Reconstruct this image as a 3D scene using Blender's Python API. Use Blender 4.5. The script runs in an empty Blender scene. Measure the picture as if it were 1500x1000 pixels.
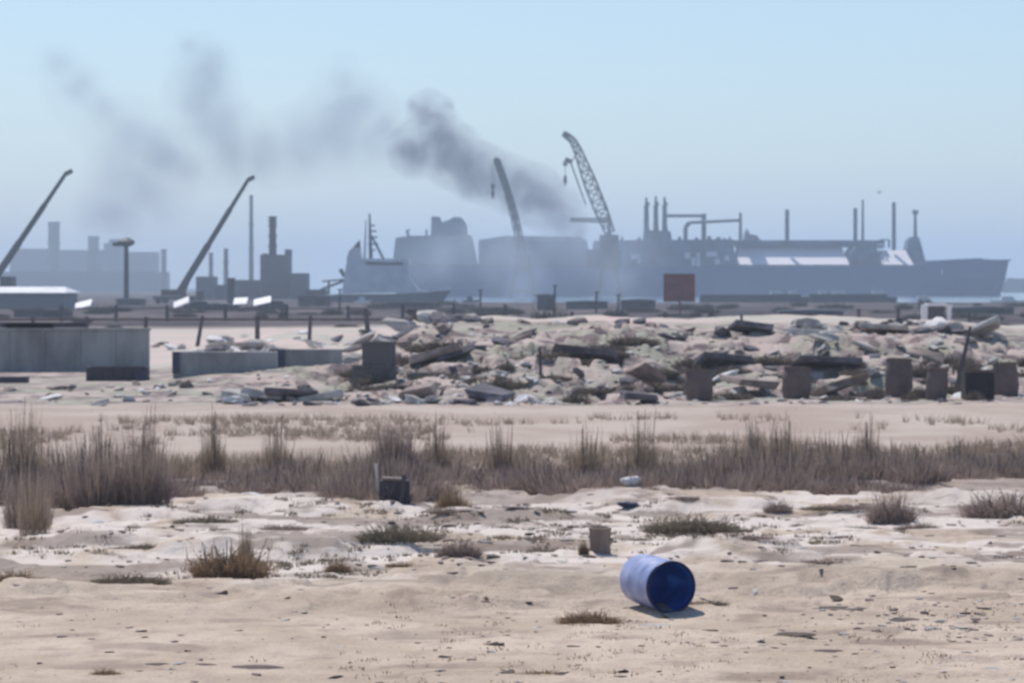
import bpy, math, random
import numpy as np
from mathutils import Vector, Matrix, noise as mnoise
random.seed(7)
rng = np.random.RandomState(11)
sc = bpy.context.scene
COL = sc.collection
R = math.radians

# ---------------------------------------------------------------- camera, world, sun
F = 4500.0            # focal length in pixels of the 1500 px wide photograph
CH = 3.6              # camera height above the flat
HY = 420.0            # horizon row
cam_d = bpy.data.cameras.new('camera'); cam = bpy.data.objects.new('camera', cam_d); COL.objects.link(cam)
cam.location = (0, 0, CH); cam.rotation_euler = (R(90), 0, 0)
cam_d.sensor_width = 36; cam_d.lens = 36*F/1500
cam_d.shift_y = (HY-500)/1500
cam_d.clip_start = 0.5; cam_d.clip_end = 30000
cam_d.dof.use_dof = True; cam_d.dof.focus_distance = 10.0; cam_d.dof.aperture_fstop = 10.0
sc.camera = cam

SUN_EL, SUN_AZ = 56.0, -24.0     # azimuth measured from +Y, clockwise
w = bpy.data.worlds.new('World'); sc.world = w; w.use_nodes = True
nt = w.node_tree; nt.nodes.clear()
out = nt.nodes.new('ShaderNodeOutputWorld'); bg = nt.nodes.new('ShaderNodeBackground'); sky = nt.nodes.new('ShaderNodeTexSky')
sky.sky_type = 'NISHITA'; sky.sun_disc = False
sky.sun_elevation = R(SUN_EL); sky.sun_rotation = R(SUN_AZ)
sky.air_density = 1.0; sky.dust_density = 0.2; sky.ozone_density = 4.0
bg.inputs['Strength'].default_value = 0.118
nt.links.new(sky.outputs[0], bg.inputs['Color']); nt.links.new(bg.outputs[0], out.inputs['Surface'])
sd = bpy.data.lights.new('sun', 'SUN'); sun = bpy.data.objects.new('sun', sd); COL.objects.link(sun)
sd.energy = 4.1; sd.angle = R(0.6); sd.color = (1, .94, .86)
sv = Vector((math.sin(R(SUN_AZ))*math.cos(R(SUN_EL)), math.cos(R(SUN_AZ))*math.cos(R(SUN_EL)), math.sin(R(SUN_EL))))
sun.rotation_euler = sv.to_track_quat('Z', 'Y').to_euler()
sun.location = (0, 0, 60)
sc.view_settings.view_transform = 'Standard'; sc.view_settings.look = 'None'
sc.view_settings.exposure = 0.0; sc.view_settings.gamma = 1.0
sc.render.engine = 'CYCLES'
sc.cycles.volume_bounces = 2
sc.cycles.max_bounces = 5

# ---------------------------------------------------------------- materials
MATS = {}
def mat(name, col, rough=.8, col2=None, scale=3.0, bump=0.0, metal=0.0, detail=4, spec=0.4, stretch=None, lo=.35, hi=.65):
    if name in MATS: return MATS[name]
    m = bpy.data.materials.new(name); m.use_nodes = True
    n = m.node_tree.nodes; l = m.node_tree.links; b = n['Principled BSDF']
    b.inputs['Roughness'].default_value = rough; b.inputs['Metallic'].default_value = metal
    b.inputs['Specular IOR Level'].default_value = spec
    b.inputs['Base Color'].default_value = (*col, 1)
    tc = n.new('ShaderNodeTexCoord'); mp = n.new('ShaderNodeMapping'); nz = n.new('ShaderNodeTexNoise')
    l.new(tc.outputs['Object'], mp.inputs[0]); l.new(mp.outputs[0], nz.inputs['Vector'])
    if stretch: mp.inputs['Scale'].default_value = stretch
    nz.inputs['Scale'].default_value = scale; nz.inputs['Detail'].default_value = detail
    if col2 is None: col2 = tuple(c*.72 for c in col)
    r = n.new('ShaderNodeValToRGB'); l.new(nz.outputs[0], r.inputs[0])
    r.color_ramp.elements[0].position = lo; r.color_ramp.elements[1].position = hi
    r.color_ramp.elements[0].color = (*col2, 1); r.color_ramp.elements[1].color = (*col, 1)
    l.new(r.outputs[0], b.inputs['Base Color'])
    if bump:
        bp = n.new('ShaderNodeBump'); bp.inputs['Strength'].default_value = bump
        l.new(nz.outputs[0], bp.inputs['Height']); l.new(bp.outputs[0], b.inputs['Normal'])
    MATS[name] = m
    return m

# ---------------------------------------------------------------- placement and terrain height
def X(px, d): return (px-750.0)/F*d
def Z(py, d): return CH-(py-HY)*d/F
def D(py): return CH*F/(py-HY)                 # distance of flat ground on a row
def S(px, d): return px*d/F                    # size in metres of px pixels at d

_lat = rng.rand(256, 256)
def vnoise(x, y):
    xi = np.floor(x).astype(int); yi = np.floor(y).astype(int); fx = x-xi; fy = y-yi
    fx = fx*fx*(3-2*fx); fy = fy*fy*(3-2*fy)
    a = _lat[xi & 255, yi & 255]; b = _lat[(xi+1) & 255, yi & 255]; c = _lat[xi & 255, (yi+1) & 255]; e = _lat[(xi+1) & 255, (yi+1) & 255]
    return (a*(1-fx)+b*fx)*(1-fy)+(c*(1-fx)+e*fx)*fy
def fbm(x, y, o=4):
    s = 0; a = .5; t = 0
    for k in range(o):
        s = s+a*vnoise(x+17.3*k, y+9.1*k); t += a; a *= .5; x = x*2.03; y = y*2.03
    return s/t-.5
def sst(a, b, x):
    t = np.clip((x-a)/(b-a), 0, 1); return t*t*(3-2*t)
def height(x, y):
    x = np.asarray(x, float); y = np.asarray(y, float)
    d = np.maximum(y, 20.0); px = x/d*F+750
    h = .10*fbm(x/9, y/6, 3)
    near = 1-sst(90, 130, y)
    h = h+near*(.022*fbm(x/1.1, y/1.3, 4))
    # crusted, broken zone between the track and the reeds: small ledges
    zone = sst(33, 36, y+3*fbm(x/4, y/9, 2))*(1-sst(52, 60, y))
    led = fbm(x/2.6+5, y/2.0+3, 4)
    h = h+zone*(.11*sst(-.02, .05, led)+.08*sst(.10, .14, led)-.05)
    led2 = fbm(x/.9+35, y/.7+13, 3)
    zb = (1-sst(31, 34, y))
    right = sst(760, 900, px)
    h = h+zb*(.012+.022*right)*sst(.03, .14, led2)+zone*.05*sst(.04, .09, led2)
    # berm of dumped earth
    A = 2.05*sst(505, 640, px+20*fbm(x/5, y/9, 2))*(1-.15*sst(1350, 1500, px)) + .35*sst(200, 330, px)*(1-sst(505, 640, px))
    wob = 5*fbm(x/7, y*0+2, 3)
    toe = sst(940, 1000, px)
    wob = wob*(1-.8*toe)-3.5*toe
    b = sst(95, 120, y+wob)*(1-sst(150, 205, y))
    h = h+b*A*(1+.28*fbm(x/4, y/6, 4))
    rough = sst(93+6.5*toe, 99+4*toe, y)*(1-sst(114, 120, y))
    h = h+.55*sst(330, 420, px)*(1-sst(700, 760, px))*sst(150, 175, y)*(1-sst(230, 280, y))*sst(-.02, .1, fbm(x/6+3, y/14, 4))
    h = h+rough*sst(240, 520, px)*(.55*fbm(x/2.2, y/3.0, 4)+.24*sst(.02, .05, fbm(x/3.1+9, y/3.4+4, 4))+.24*sst(.03, .055, fbm(x/1.6+29, y/1.9+14, 4))-.15)
    h = h+sst(180, 300, y)*.5*fbm(x/25, y/30, 3)*(1-sst(500, 700, y))
    # sea beyond the shore on the right, land on on the left
    sea = sst(430, 470, px)*sst(715, 760, y)
    h = h*(1-sea)-3.0*sea
    return h
def Hh(x, y): return float(height(np.array([x]), np.array([y]))[0])

# ---------------------------------------------------------------- mesh builder
class MB:
    def __init__(s): s.v = []; s.f = []
    def add(s, vs, fs):
        n = len(s.v); s.v += [tuple(v) for v in vs]; s.f += [tuple(i+n for i in f) for f in fs]
    def box(s, c, size, rz=0, rx=0, ry=0, top=1.0):
        hx, hy, hz = size[0]/2, size[1]/2, size[2]/2
        M = Matrix.Translation(c) @ Matrix.Rotation(rz, 4, 'Z') @ Matrix.Rotation(ry, 4, 'Y') @ Matrix.Rotation(rx, 4, 'X')
        vs = []
        for z, k in ((-hz, 1), (hz, top)):
            for x, y in ((-hx, -hy), (hx, -hy), (hx, hy), (-hx, hy)): vs.append(M @ Vector((x*k, y*k, z)))
        s.add(vs, [(0, 3, 2, 1), (4, 5, 6, 7), (0, 1, 5, 4), (1, 2, 6, 5), (2, 3, 7, 6), (3, 0, 4, 7)]); return s
    def tube(s, p0, p1, r0, r1=None, n=8, cap=True):
        p0 = Vector(p0); p1 = Vector(p1); r1 = r0 if r1 is None else r1
        q = (p1-p0).to_track_quat('Z', 'Y'); vs = []
        for p, r in ((p0, r0), (p1, r1)):
            for i in range(n):
                a = 2*math.pi*i/n; vs.append(p+q @ Vector((math.cos(a)*r, math.sin(a)*r, 0)))
        fs = [(i, (i+1) % n, n+(i+1) % n, n+i) for i in range(n)]
        if cap: fs += [tuple(range(n-1, -1, -1)), tuple(range(n, 2*n))]
        s.add(vs, fs); return s
    def lathe(s, prof, c=(0, 0, 0), n=20):
        vs = []; m = len(prof)
        for (r, z) in prof:
            for i in range(n):
                a = 2*math.pi*i/n; vs.append((c[0]+r*math.cos(a), c[1]+r*math.sin(a), c[2]+z))
        fs = []
        for k in range(m-1):
            for i in range(n):
                fs.append((k*n+i, k*n+(i+1) % n, (k+1)*n+(i+1) % n, (k+1)*n+i))
        s.add(vs, fs); return s
    def prism(s, outline, y0, y1):       # outline in x,z, extruded along y
        n = len(outline)
        vs = [(x, y0, z) for x, z in outline]+[(x, y1, z) for x, z in outline]
        fs = [tuple(range(n)), tuple(range(2*n-1, n-1, -1))]+[(i, n+i, n+(i+1) % n, (i+1) % n) for i in range(n)]
        s.add(vs, fs); return s
    def quad(s, a, b, c, d): s.add([a, b, c, d], [(0, 1, 2, 3)]); return s
    def build(s, name, m, parent=None, smooth=False, bevel=0):
        me = bpy.data.meshes.new(name); me.from_pydata(s.v, [], s.f); me.update()
        o = bpy.data.objects.new(name, me); COL.objects.link(o); me.materials.append(m)
        if smooth: me.shade_smooth()
        if bevel:
            b = o.modifiers.new('bevel', 'BEVEL'); b.width = bevel; b.segments = 2; b.limit_method = 'ANGLE'
        if parent: o.parent = parent
        return o
def tag(o, label=None, cat=None, group=None, kind=None):
    if label: o['label'] = label
    if cat: o['category'] = cat
    if group: o['group'] = group
    if kind: o['kind'] = kind
    return o
def thing(name, loc, label, cat, group=None, rz=0):
    o = bpy.data.objects.new(name, None); COL.objects.link(o); o.location = loc; o.rotation_euler = (0, 0, rz)
    return tag(o, label, cat, group)
def dup(root, loc, rz=0, scale=None, label=None, group=None):
    r = root.copy(); COL.objects.link(r); r.location = loc; r.rotation_euler = (0, 0, rz)
    if scale is not None: r.scale = scale if hasattr(scale, '__len__') else (scale,)*3
    if label: r['label'] = label
    if group: r['group'] = group
    for ch in list(root.children):
        c = ch.copy(); COL.objects.link(c); c.parent = r
        for g in list(ch.children):
            e = g.copy(); COL.objects.link(e); e.parent = c
    return r

# ================================================================ GROUND
def ground():
    pys = list(np.arange(1010, 600, -1.6))+list(np.arange(600, 520, -.45))+list(np.arange(520, 470, -1.0))+list(np.arange(470, 432, -.8))+list(np.arange(432, 421.4, -.5))
    ys = np.array([-40, -20, -5, 8, 16, 22, 25]+[D(p) for p in pys])
    us = np.concatenate([-np.geomspace(6000, 880, 30), np.linspace(-860, 860, 600), np.geomspace(880, 6000, 30)])
    dd = np.maximum(ys, 27.5)
    Xg = us[None, :]/F*dd[:, None]; Yg = np.repeat(ys[:, None], len(us), 1)
    Zg = height(Xg, Yg)
    n, m = Xg.shape
    co = np.stack([Xg, Yg, Zg], -1).reshape(-1, 3)
    idx = np.arange(n*m).reshape(n, m)
    q = np.stack([idx[:-1, :-1], idx[:-1, 1:], idx[1:, 1:], idx[1:, :-1]], -1).reshape(-1, 4)
    me = bpy.data.meshes.new('ground'); me.vertices.add(n*m); me.vertices.foreach_set('co', co.ravel())
    me.loops.add(q.size); me.loops.foreach_set('vertex_index', q.ravel())
    me.polygons.add(len(q)); me.polygons.foreach_set('loop_start', np.arange(0, q.size, 4)); me.polygons.foreach_set('loop_total', np.full(len(q), 4))
    me.update(calc_edges=True); me.shade_smooth()
    o = bpy.data.objects.new('ground', me); COL.objects.link(o); tag(o, 'pale sandy flat running out to the shore', None, kind='structure')
    # material
    mt = bpy.data.materials.new('desert_ground'); mt.use_nodes = True; N = mt.node_tree.nodes; L = mt.node_tree.links
    b = N['Principled BSDF']; b.inputs['Roughness'].default_value = .95; b.inputs['Specular IOR Level'].default_value = .15
    geo = N.new('ShaderNodeNewGeometry'); sep = N.new('ShaderNodeSeparateXYZ'); L.new(geo.outputs['Position'], sep.inputs[0])
    def nz(scale, det=5, st=None, dist=0.0, rough=.55):
        mp = N.new('ShaderNodeMapping'); L.new(geo.outputs['Position'], mp.inputs[0])
        if st: mp.inputs['Scale'].default_value = st
        t = N.new('ShaderNodeTexNoise'); t.inputs['Scale'].default_value = scale; t.inputs['Detail'].default_value = det; t.inputs['Roughness'].default_value = rough
        t.inputs['Distortion'].default_value = dist; L.new(mp.outputs[0], t.inputs['Vector']); return t.outputs[0]
    def rng_(v, a, b_, c=0., d=1.):
        r = N.new('ShaderNodeMapRange'); r.interpolation_type = 'SMOOTHSTEP'; L.new(v, r.inputs[0])
        r.inputs[1].default_value = a; r.inputs[2].default_value = b_; r.inputs[3].default_value = c; r.inputs[4].default_value = d; return r.outputs[0]
    def mth(op, a, c):
        k = N.new('ShaderNodeMath'); k.operation = op
        for i, q_ in enumerate((a, c)):
            if isinstance(q_, (int, float)): k.inputs[i].default_value = q_
            else: L.new(q_, k.inputs[i])
        return k.outputs[0]
    def mix(f, a, c):
        k = N.new('ShaderNodeMix'); k.data_type = 'RGBA'; k.clamp_factor = True
        L.new(f, k.inputs[0])
        for i, q_ in ((6, a), (7, c)):
            if isinstance(q_, tuple): k.inputs[i].default_value = (*q_, 1)
            else: L.new(q_, k.inputs[i])
        return k.outputs[2]
    yj = mth('ADD', sep.outputs['Y'], mth('MULTIPLY', mth('SUBTRACT', nz(.18, 4), .5), 9.0))
    n1 = nz(.5, 5); n2 = nz(3.0, 6, (1, .7, 1)); n3 = nz(11, 4)
    c = mix(rng_(n1, .38, .62), (.48, .385, .295), (.60, .495, .395))
    trk = mth('MULTIPLY', rng_(nz(.30, 5, (.18, 1.5, 1), .5), .47, .60), .22)
    c = mix(trk, c, (.38, .30, .235))
    c = mix(rng_(n2, .45, .7, 0, .55), c, (.36, .275, .235))
    c = mix(rng_(n3, .55, .75, 0, .5), c, (.62, .50, .44))
    c = mix(rng_(nz(26, 3), .56, .66, 0, .5), c, (.25, .19, .155))
    # pale salt crust
    salt = mth('MULTIPLY', rng_(yj, 37, 41), rng_(yj, 56, 64, 1, 0))
    salt = mth('MULTIPLY', salt, rng_(nz(.55, 5, (1, .8, 1), .6), .40, .52))
    c = mix(salt, c, (.68, .595, .54))
    bare = mth('MULTIPLY', rng_(nz(.42, 6, (.55, 1.6, 1), .8), .52, .60), mth('MULTIPLY', rng_(yj, 34, 40), rng_(yj, 58, 66, 1, 0)))
    c = mix(mth('MULTIPLY', bare, .8), c, (.27, .215, .18))
    # brown litter streaks
    lit = mth('MULTIPLY', rng_(nz(.9, 5, (.7, 1.1, 1), .4), .56, .64), rng_(yj, 24, 60, .45, .9))
    c = mix(mth('MULTIPLY', lit, rng_(yj, 62, 70, 1, 0)), c, (.24, .18, .15))
    # darker brown soil below the reeds
    reed_soil = mth('MULTIPLY', rng_(yj, 50, 54), rng_(yj, 66, 74, 1, 0))
    c = mix(mth('MULTIPLY', reed_soil, .7), c, (.30, .235, .20))
    mid = mix(rng_(nz(.35, 5, (.6, .5, 1)), .42, .6), (.42, .33, .28), (.50, .42, .36))
    c = mix(rng_(yj, 64, 72), c, mid)
    # dumped earth of the berm
    br = mix(rng_(nz(.28, 5), .42, .6), (.36, .345, .28), (.52, .42, .38))
    br = mix(rng_(nz(.9, 6, None, .5), .48, .60), br, (.19, .145, .145))
    br = mix(rng_(nz(2.3, 5), .60, .72, 0, .7), br, (.66, .62, .56))
    c = mix(rng_(yj, 92, 96), c, br)
    pale = mix(rng_(nz(.12, 4), .4, .6), (.50, .46, .40), (.60, .47, .43))
    c = mix(rng_(yj, 128, 140), c, pale)
    # dark low scrub plain behind
    sx = mth('ADD', sep.outputs['Y'], mth('MULTIPLY', mth('SUBTRACT', nz(.03, 4), .5), 90.0))
    scr = mix(rng_(nz(.05, 5, (1, .35, 1)), .4, .62), (.04, .032, .038), (.125, .098, .10))
    c = mix(rng_(sx, 245, 290), c, scr)
    L.new(c, b.inputs['Base Color'])
    bp = N.new('ShaderNodeBump'); bp.inputs['Strength'].default_value = .8; bp.inputs['Distance'].default_value = .05
    L.new(mth('ADD', n2, mth('ADD', mth('MULTIPLY', n3, .6), mth('MULTIPLY', nz(30, 3), .35))), bp.inputs['Height']); L.new(bp.outputs[0], b.inputs['Normal'])
    me.materials.append(mt)
ground()
# water
wm = bpy.data.materials.new('sea_water'); wm.use_nodes = True
b = wm.node_tree.nodes['Principled BSDF']; b.inputs['Base Color'].default_value = (.03, .08, .15, 1); b.inputs['Roughness'].default_value = .12
t = wm.node_tree.nodes.new('ShaderNodeTexNoise'); t.inputs['Scale'].default_value = .25; t.inputs['Detail'].default_value = 4
tc = wm.node_tree.nodes.new('ShaderNodeTexCoord'); wm.node_tree.links.new(tc.outputs['Object'], t.inputs['Vector'])
bp = wm.node_tree.nodes.new('ShaderNodeBump'); bp.inputs['Strength'].default_value = .5; bp.inputs['Distance'].default_value = .6
wm.node_tree.links.new(t.outputs[0], bp.inputs['Height']); wm.node_tree.links.new(bp.outputs[0], b.inputs['Normal'])
m = MB(); m.quad((-900, 500, -.5), (14000, 500, -.5), (14000, 10700, -.5), (-900, 10700, -.5))
tag(m.build('water', wm), 'strip of harbour water behind the shore', kind='structure')

# ================================================================ HAZE
hz = bpy.data.materials.new('haze_air'); hz.use_nodes = True; N = hz.node_tree.nodes; N.remove(N['Principled BSDF'])
pv = N.new('ShaderNodeVolumePrincipled'); pv.inputs['Color'].default_value = (.70, .84, 1, 1); pv.inputs['Density'].default_value = .00033; pv.inputs['Anisotropy'].default_value = .25
hz.node_tree.links.new(pv.outputs[0], N['Material Output'].inputs['Volume'])
m = MB(); m.box((0, 5410, 66), (29200, 10980, 142))
tag(m.build('haze', hz), 'pale blue sea haze over the whole shore', kind='stuff')

# ================================================================ SMOKE
def smoke(name, label, d, blobs, dens, col, nscale, ythick=1.0, nlo=.40, nhi=.62, aniso=0.2):
    """soft volume: sum of fall-offs round blob centres, broken up by noise"""
    mb = MB(); cs = []
    for (px, py, r) in blobs:
        c = Vector((X(px, d), d+random.uniform(-8, 8), Z(py, d))); rr = S(r, d)*1.35; cs.append((c, rr))
    o0 = sum((c for c, _ in cs), Vector())/len(cs)
    bm_v = []
    import bmesh
    bm = bmesh.new()
    for c, rr in cs:
        bmesh.ops.create_icosphere(bm, subdivisions=2, radius=rr*1.12, matrix=Matrix.Translation(c-o0))
    me = bpy.data.meshes.new(name); bm.to_mesh(me); bm.free()
    o = bpy.data.objects.new(name, me); COL.objects.link(o); o.location = o0
    rm = o.modifiers.new('union', 'REMESH'); rm.mode = 'VOXEL'; rm.voxel_size = 2.5
    mt = bpy.data.materials.new(name); mt.use_nodes = True; N = mt.node_tree.nodes; L = mt.node_tree.links; N.remove(N['Principled BSDF'])
    tc = N.new('ShaderNodeTexCoord'); nw = N.new('ShaderNodeTexNoise'); nw.inputs['Scale'].default_value = nscale*1.0; nw.inputs['Detail'].default_value = 3
    L.new(tc.outputs['Object'], nw.inputs['Vector'])
    wv = N.new('ShaderNodeVectorMath'); wv.operation = 'MULTIPLY_ADD'; L.new(nw.outputs['Color'], wv.inputs[0])
    rr0 = sum(r for _, r in cs)/len(cs)
    wv.inputs[1].default_value = (rr0*1.1,)*3; wv.inputs[2].default_value = (-rr0*.55,)*3
    ad = N.new('ShaderNodeVectorMath'); ad.operation = 'ADD'; L.new(tc.outputs['Object'], ad.inputs[0]); L.new(wv.outputs[0], ad.inputs[1])
    acc = None
    for c, rr in cs:
        dn = N.new('ShaderNodeVectorMath'); dn.operation = 'DISTANCE'; L.new(ad.outputs[0], dn.inputs[0]); dn.inputs[1].default_value = c-o0
        mr = N.new('ShaderNodeMapRange'); mr.interpolation_type = 'SMOOTHSTEP'; L.new(dn.outputs['Value'], mr.inputs[0])
        mr.inputs[1].default_value = rr; mr.inputs[2].default_value = rr*.1; mr.inputs[3].default_value = 0; mr.inputs[4].default_value = 1
        if acc is None: acc = mr.outputs[0]
        else:
            mx = N.new('ShaderNodeMath'); mx.operation = 'SMOOTH_MAX'; mx.inputs[2].default_value = .25; L.new(acc, mx.inputs[0]); L.new(mr.outputs[0], mx.inputs[1]); acc = mx.outputs[0]
    n2 = N.new('ShaderNodeTexNoise'); n2.inputs['Scale'].default_value = nscale*2.2; n2.inputs['Detail'].default_value = 4; L.new(ad.outputs[0], n2.inputs['Vector'])
    er = N.new('ShaderNodeMapRange'); er.interpolation_type = 'SMOOTHSTEP'; L.new(n2.outputs[0], er.inputs[0]); er.inputs[1].default_value = nlo; er.inputs[2].default_value = nhi; er.inputs[3].default_value = .15; er.inputs[4].default_value = 1
    mu = N.new('ShaderNodeMath'); mu.operation = 'MULTIPLY'; L.new(acc, mu.inputs[0]); L.new(er.outputs[0], mu.inputs[1])
    m2 = N.new('ShaderNodeMath'); m2.operation = 'MULTIPLY'; m2.use_clamp = False; L.new(mu.outputs[0], m2.inputs[0]); m2.inputs[1].default_value = dens
    p = N.new('ShaderNodeVolumePrincipled'); p.inputs['Color'].default_value = (*col, 1); p.inputs['Anisotropy'].default_value = aniso
    L.new(m2.outputs[0], p.inputs['Density']); L.new(p.outputs[0], N['Material Output'].inputs['Volume'])
    me.materials.append(mt)
    tag(o, label, 'smoke', kind='stuff')
    return o
DS = 1320
smoke('smoke_plume', 'dark grey smoke plume billowing up and left from behind the leaning crane', DS,
      [(845, 338, 14), (828, 322, 24), (808, 302, 32), (782, 286, 34), (752, 272, 32), (722, 260, 32), (695, 250, 34), (665, 228, 36), (645, 205, 30), (628, 162, 24), (640, 185, 26), (608, 222, 30), (605, 150, 10), (655, 150, 10)],
      .17, (.35, .35, .43), .055, nlo=.33, nhi=.58)
smoke('drifting_smoke', 'thin blue-grey smoke drifting between the boom crane and the dark plume', DS,
      [(500, 120, 30), (520, 165, 46), (490, 195, 52), (440, 210, 46), (395, 220, 42), (345, 225, 42), (300, 90, 34), (298, 140, 44), (315, 190, 46), (560, 200, 44), (590, 215, 34), (530, 150, 26), (275, 75, 22), (280, 235, 34), (250, 225, 30)],
      .040, (.38, .41, .54), .026, nlo=.25, nhi=.62)
smoke('fading_smoke', 'leftmost faint smoke trail fading out above the hazy plant', DS,
      [(85, 98, 30), (112, 135, 38), (150, 172, 40), (190, 205, 48), (225, 230, 42), (195, 265, 52), (170, 310, 46), (235, 285, 40)],
      .034, (.38, .42, .58), .026, nlo=.25, nhi=.62)
smoke('ship_smoke_veil', 'pale smoke veil hanging low in front of the tanker stern and the crane feet', 1085,
      [(650, 372, 42), (700, 360, 50), (745, 375, 55), (800, 345, 50), (845, 365, 52), (880, 330, 32), (900, 400, 45), (780, 400, 50), (858, 295, 26), (930, 375, 40), (770, 425, 30), (890, 425, 30), (610, 385, 34)],
      .034, (.80, .88, 1.0), .03, nlo=.3, nhi=.65)

# ================================================================ LNG TANKER
DT = 1400
def sx(px): return X(px, DT)
def sz(py): return Z(py, DT)
hull_m = mat('hull_blue', (.006, .045, .20), .5, (.03, .08, .25), .09, stretch=(1, 1, .4))
ship_grey = mat('ship_grey', (.30, .33, .38), .6, (.22, .25, .3), .05)
ship_blue = mat('ship_pipe_blue', (.10, .17, .28), .6, (.02, .05, .10), .12)
ship_white = mat('ship_white', (.86, .80, .84), .6, (.74, .70, .74), .05)
ship_dark = mat('ship_dark', (.05, .08, .12), .6)
steel = mat('weathered_steel', (.07, .10, .14), .6, (.04, .06, .09), .3)
T = thing('gas_tanker', (sx(1030), DT+22, -.5), 'long dark blue gas tanker lying broadside behind the smoke and cranes', 'ship')
T0 = T.location
def tp(mb, name, m, parent=T, bevel=0, smooth=False):
    mb.v = [(x-T0.x, y-T0.y, z-T0.z) for x, y, z in mb.v]
    return mb.build(name, m, parent, smooth=smooth, bevel=bevel)
def hull(parent_t, stations, name):
    """stations: (px, half beam at deck, half beam at waterline, deck py, waterline x shift px)"""
mb = MB(); secs = []
st = [(572, 14, 10, 390), (590, 19, 16, 390), (640, 22, 21, 390), (1330, 22, 22, 390), (1360, 21, 19, 384), (1400, 17, 13, 380), (1440, 12, 7, 379), (1470, 6, 2.5, 380), (1489, .6, .4, 381)]
for i, (px, bd, bw, py) in enumerate(st):
    xd = sx(px); xw = sx(px-(14 if px > 1480 else 8 if px > 1460 else 4 if px > 1420 else 0)+(8 if i == 0 else 0))
    yc = DT+22
    zb = -1.5
    secs.append([(xw, yc-bw, zb), (xw*.4+xd*.6, yc-bd*.97, sz(py)*.45), (xd, yc-bd, sz(py)), (xd, yc+bd, sz(py)), (xw*.4+xd*.6, yc+bd*.97, sz(py)*.45), (xw, yc+bw, zb)])
vs = [v for s_ in secs for v in s_]; fs = []
for i in range(len(secs)-1):
    for j in range(6):
        a = i*6+j; b_ = i*6+(j+1) % 6; fs.append((a, b_, b_+6, a+6))
fs.append(tuple(range(6))); fs.append(tuple(range((len(secs)-1)*6+5, (len(secs)-1)*6-1, -1)))
mb.add(vs, fs); tp(mb, 'hull', hull_m)
def sbox(mb, x0, x1, y0, y1, w0, w1):    # px range, py range (top, bottom), y offsets from DT
    mb.box(((sx(x0)+sx(x1))/2, DT+(w0+w1)/2, (sz(y0)+sz(y1))/2), (sx(x1)-sx(x0), w1-w0, sz(y0)-sz(y1))); return mb
def sprism(mb, pts, w0, w1): mb.prism([(sx(x), sz(y)) for x, y in pts], DT+w0, DT+w1); return mb
mb = MB(); sprism(mb, [(574, 390.5), (579, 348), (600, 345), (690, 344), (700, 390.5)], 4, 40); h = tp(mb, 'superstructure', ship_grey)
mb = MB(); sprism(mb, [(630, 345), (631, 316), (643, 317), (646, 325), (655, 322), (664, 317), (676, 318), (683, 328), (684, 345)], 12, 32); tp(mb, 'funnel', ship_blue)
mb = MB(); sprism(mb, [(700, 391), (700, 350), (740, 344), (850, 345), (862, 352), (868, 391)], 26, 42); tp(mb, 'tank_cover', ship_grey)
mb = MB(); sprism(mb, [(868, 390.5), (872, 352), (1075, 350), (1080, 390.5)], 6, 38); tp(mb, 'machinery_deck', ship_blue)
mb = MB(); sbox(mb, 1076, 1302, 351, 357, 16, 36); sbox(mb, 1084, 1290, 357, 361, 18, 38); tp(mb, 'deck_house_roof', ship_blue)
mb = MB()
for x in (1296, 1304, 1311): sbox(mb, x, x+3, 351, 362, 8, 9)
sbox(mb, 1292, 1306, 350, 352, 7.6, 9.4); tp(mb, 'railing', ship_blue)
mb = MB(); sprism(mb, [(1360, 385), (1362, 381.5), (1445, 377.5), (1448, 380.5), (1488, 379.5), (1488.5, 382)], 14, 30); tp(mb, 'forecastle', hull_m)
def sloped(px0, px1, ytop, name, m, run=17, w0=4, w1=40, ybot=391):
    x0, x1, zb, zt = sx(px0), sx(px1), sz(ybot), sz(ytop); e = S(6, DT); mb = MB(); y0 = DT+w0; y1 = DT+w1
    A_ = [(x0, y0, zb), (x1, y0, zb), (x1, y1, zb), (x0, y1, zb), (x0, y0, zb+1), (x1, y0, zb+1), (x1, y1, zb+1), (x0, y1, zb+1), (x0+e, y0+run, zt), (x1-e, y0+run, zt), (x1-e, y1-8, zt), (x0+e, y1-8, zt)]
    mb.add(A_, [(0, 3, 2, 1), (0, 1, 5, 4), (1, 2, 6, 5), (2, 3, 7, 6), (3, 0, 4, 7), (4, 5, 9, 8), (5, 6, 10, 9), (6, 7, 11, 10), (7, 4, 8, 11), (8, 9, 10, 11)]); return tp(mb, name, m)
def mast(px, y0, y1, w0, w1=None, off=20, name='mast'):
    mb = MB(); mb.tube((sx(px), DT+off, sz(y1)), (sx(px), DT+off, sz(y0)), S(w0, DT)/2, S(w1 or w0, DT)/2, 10); return tp(mb, name, steel)
mb = MB(); sprism(mb, [(702, 391), (704, 352), (860, 352), (866, 391)], 6, 25.9); tp(mb, 'tank_cover', mat('ship_slate', (.15, .17, .23), .6, (.12, .14, .2), .05)); sloped(1080, 1246, 361, 'tank_cover', ship_white); sloped(1292, 1340, 366, 'tank_cover', ship_white, 14)
mb = MB(); sprism(mb, [(1246, 391), (1248, 371), (1256, 361), (1284, 361), (1291, 371), (1292, 391)], 6, 38); tp(mb, 'tank_cover', ship_blue)
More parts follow.
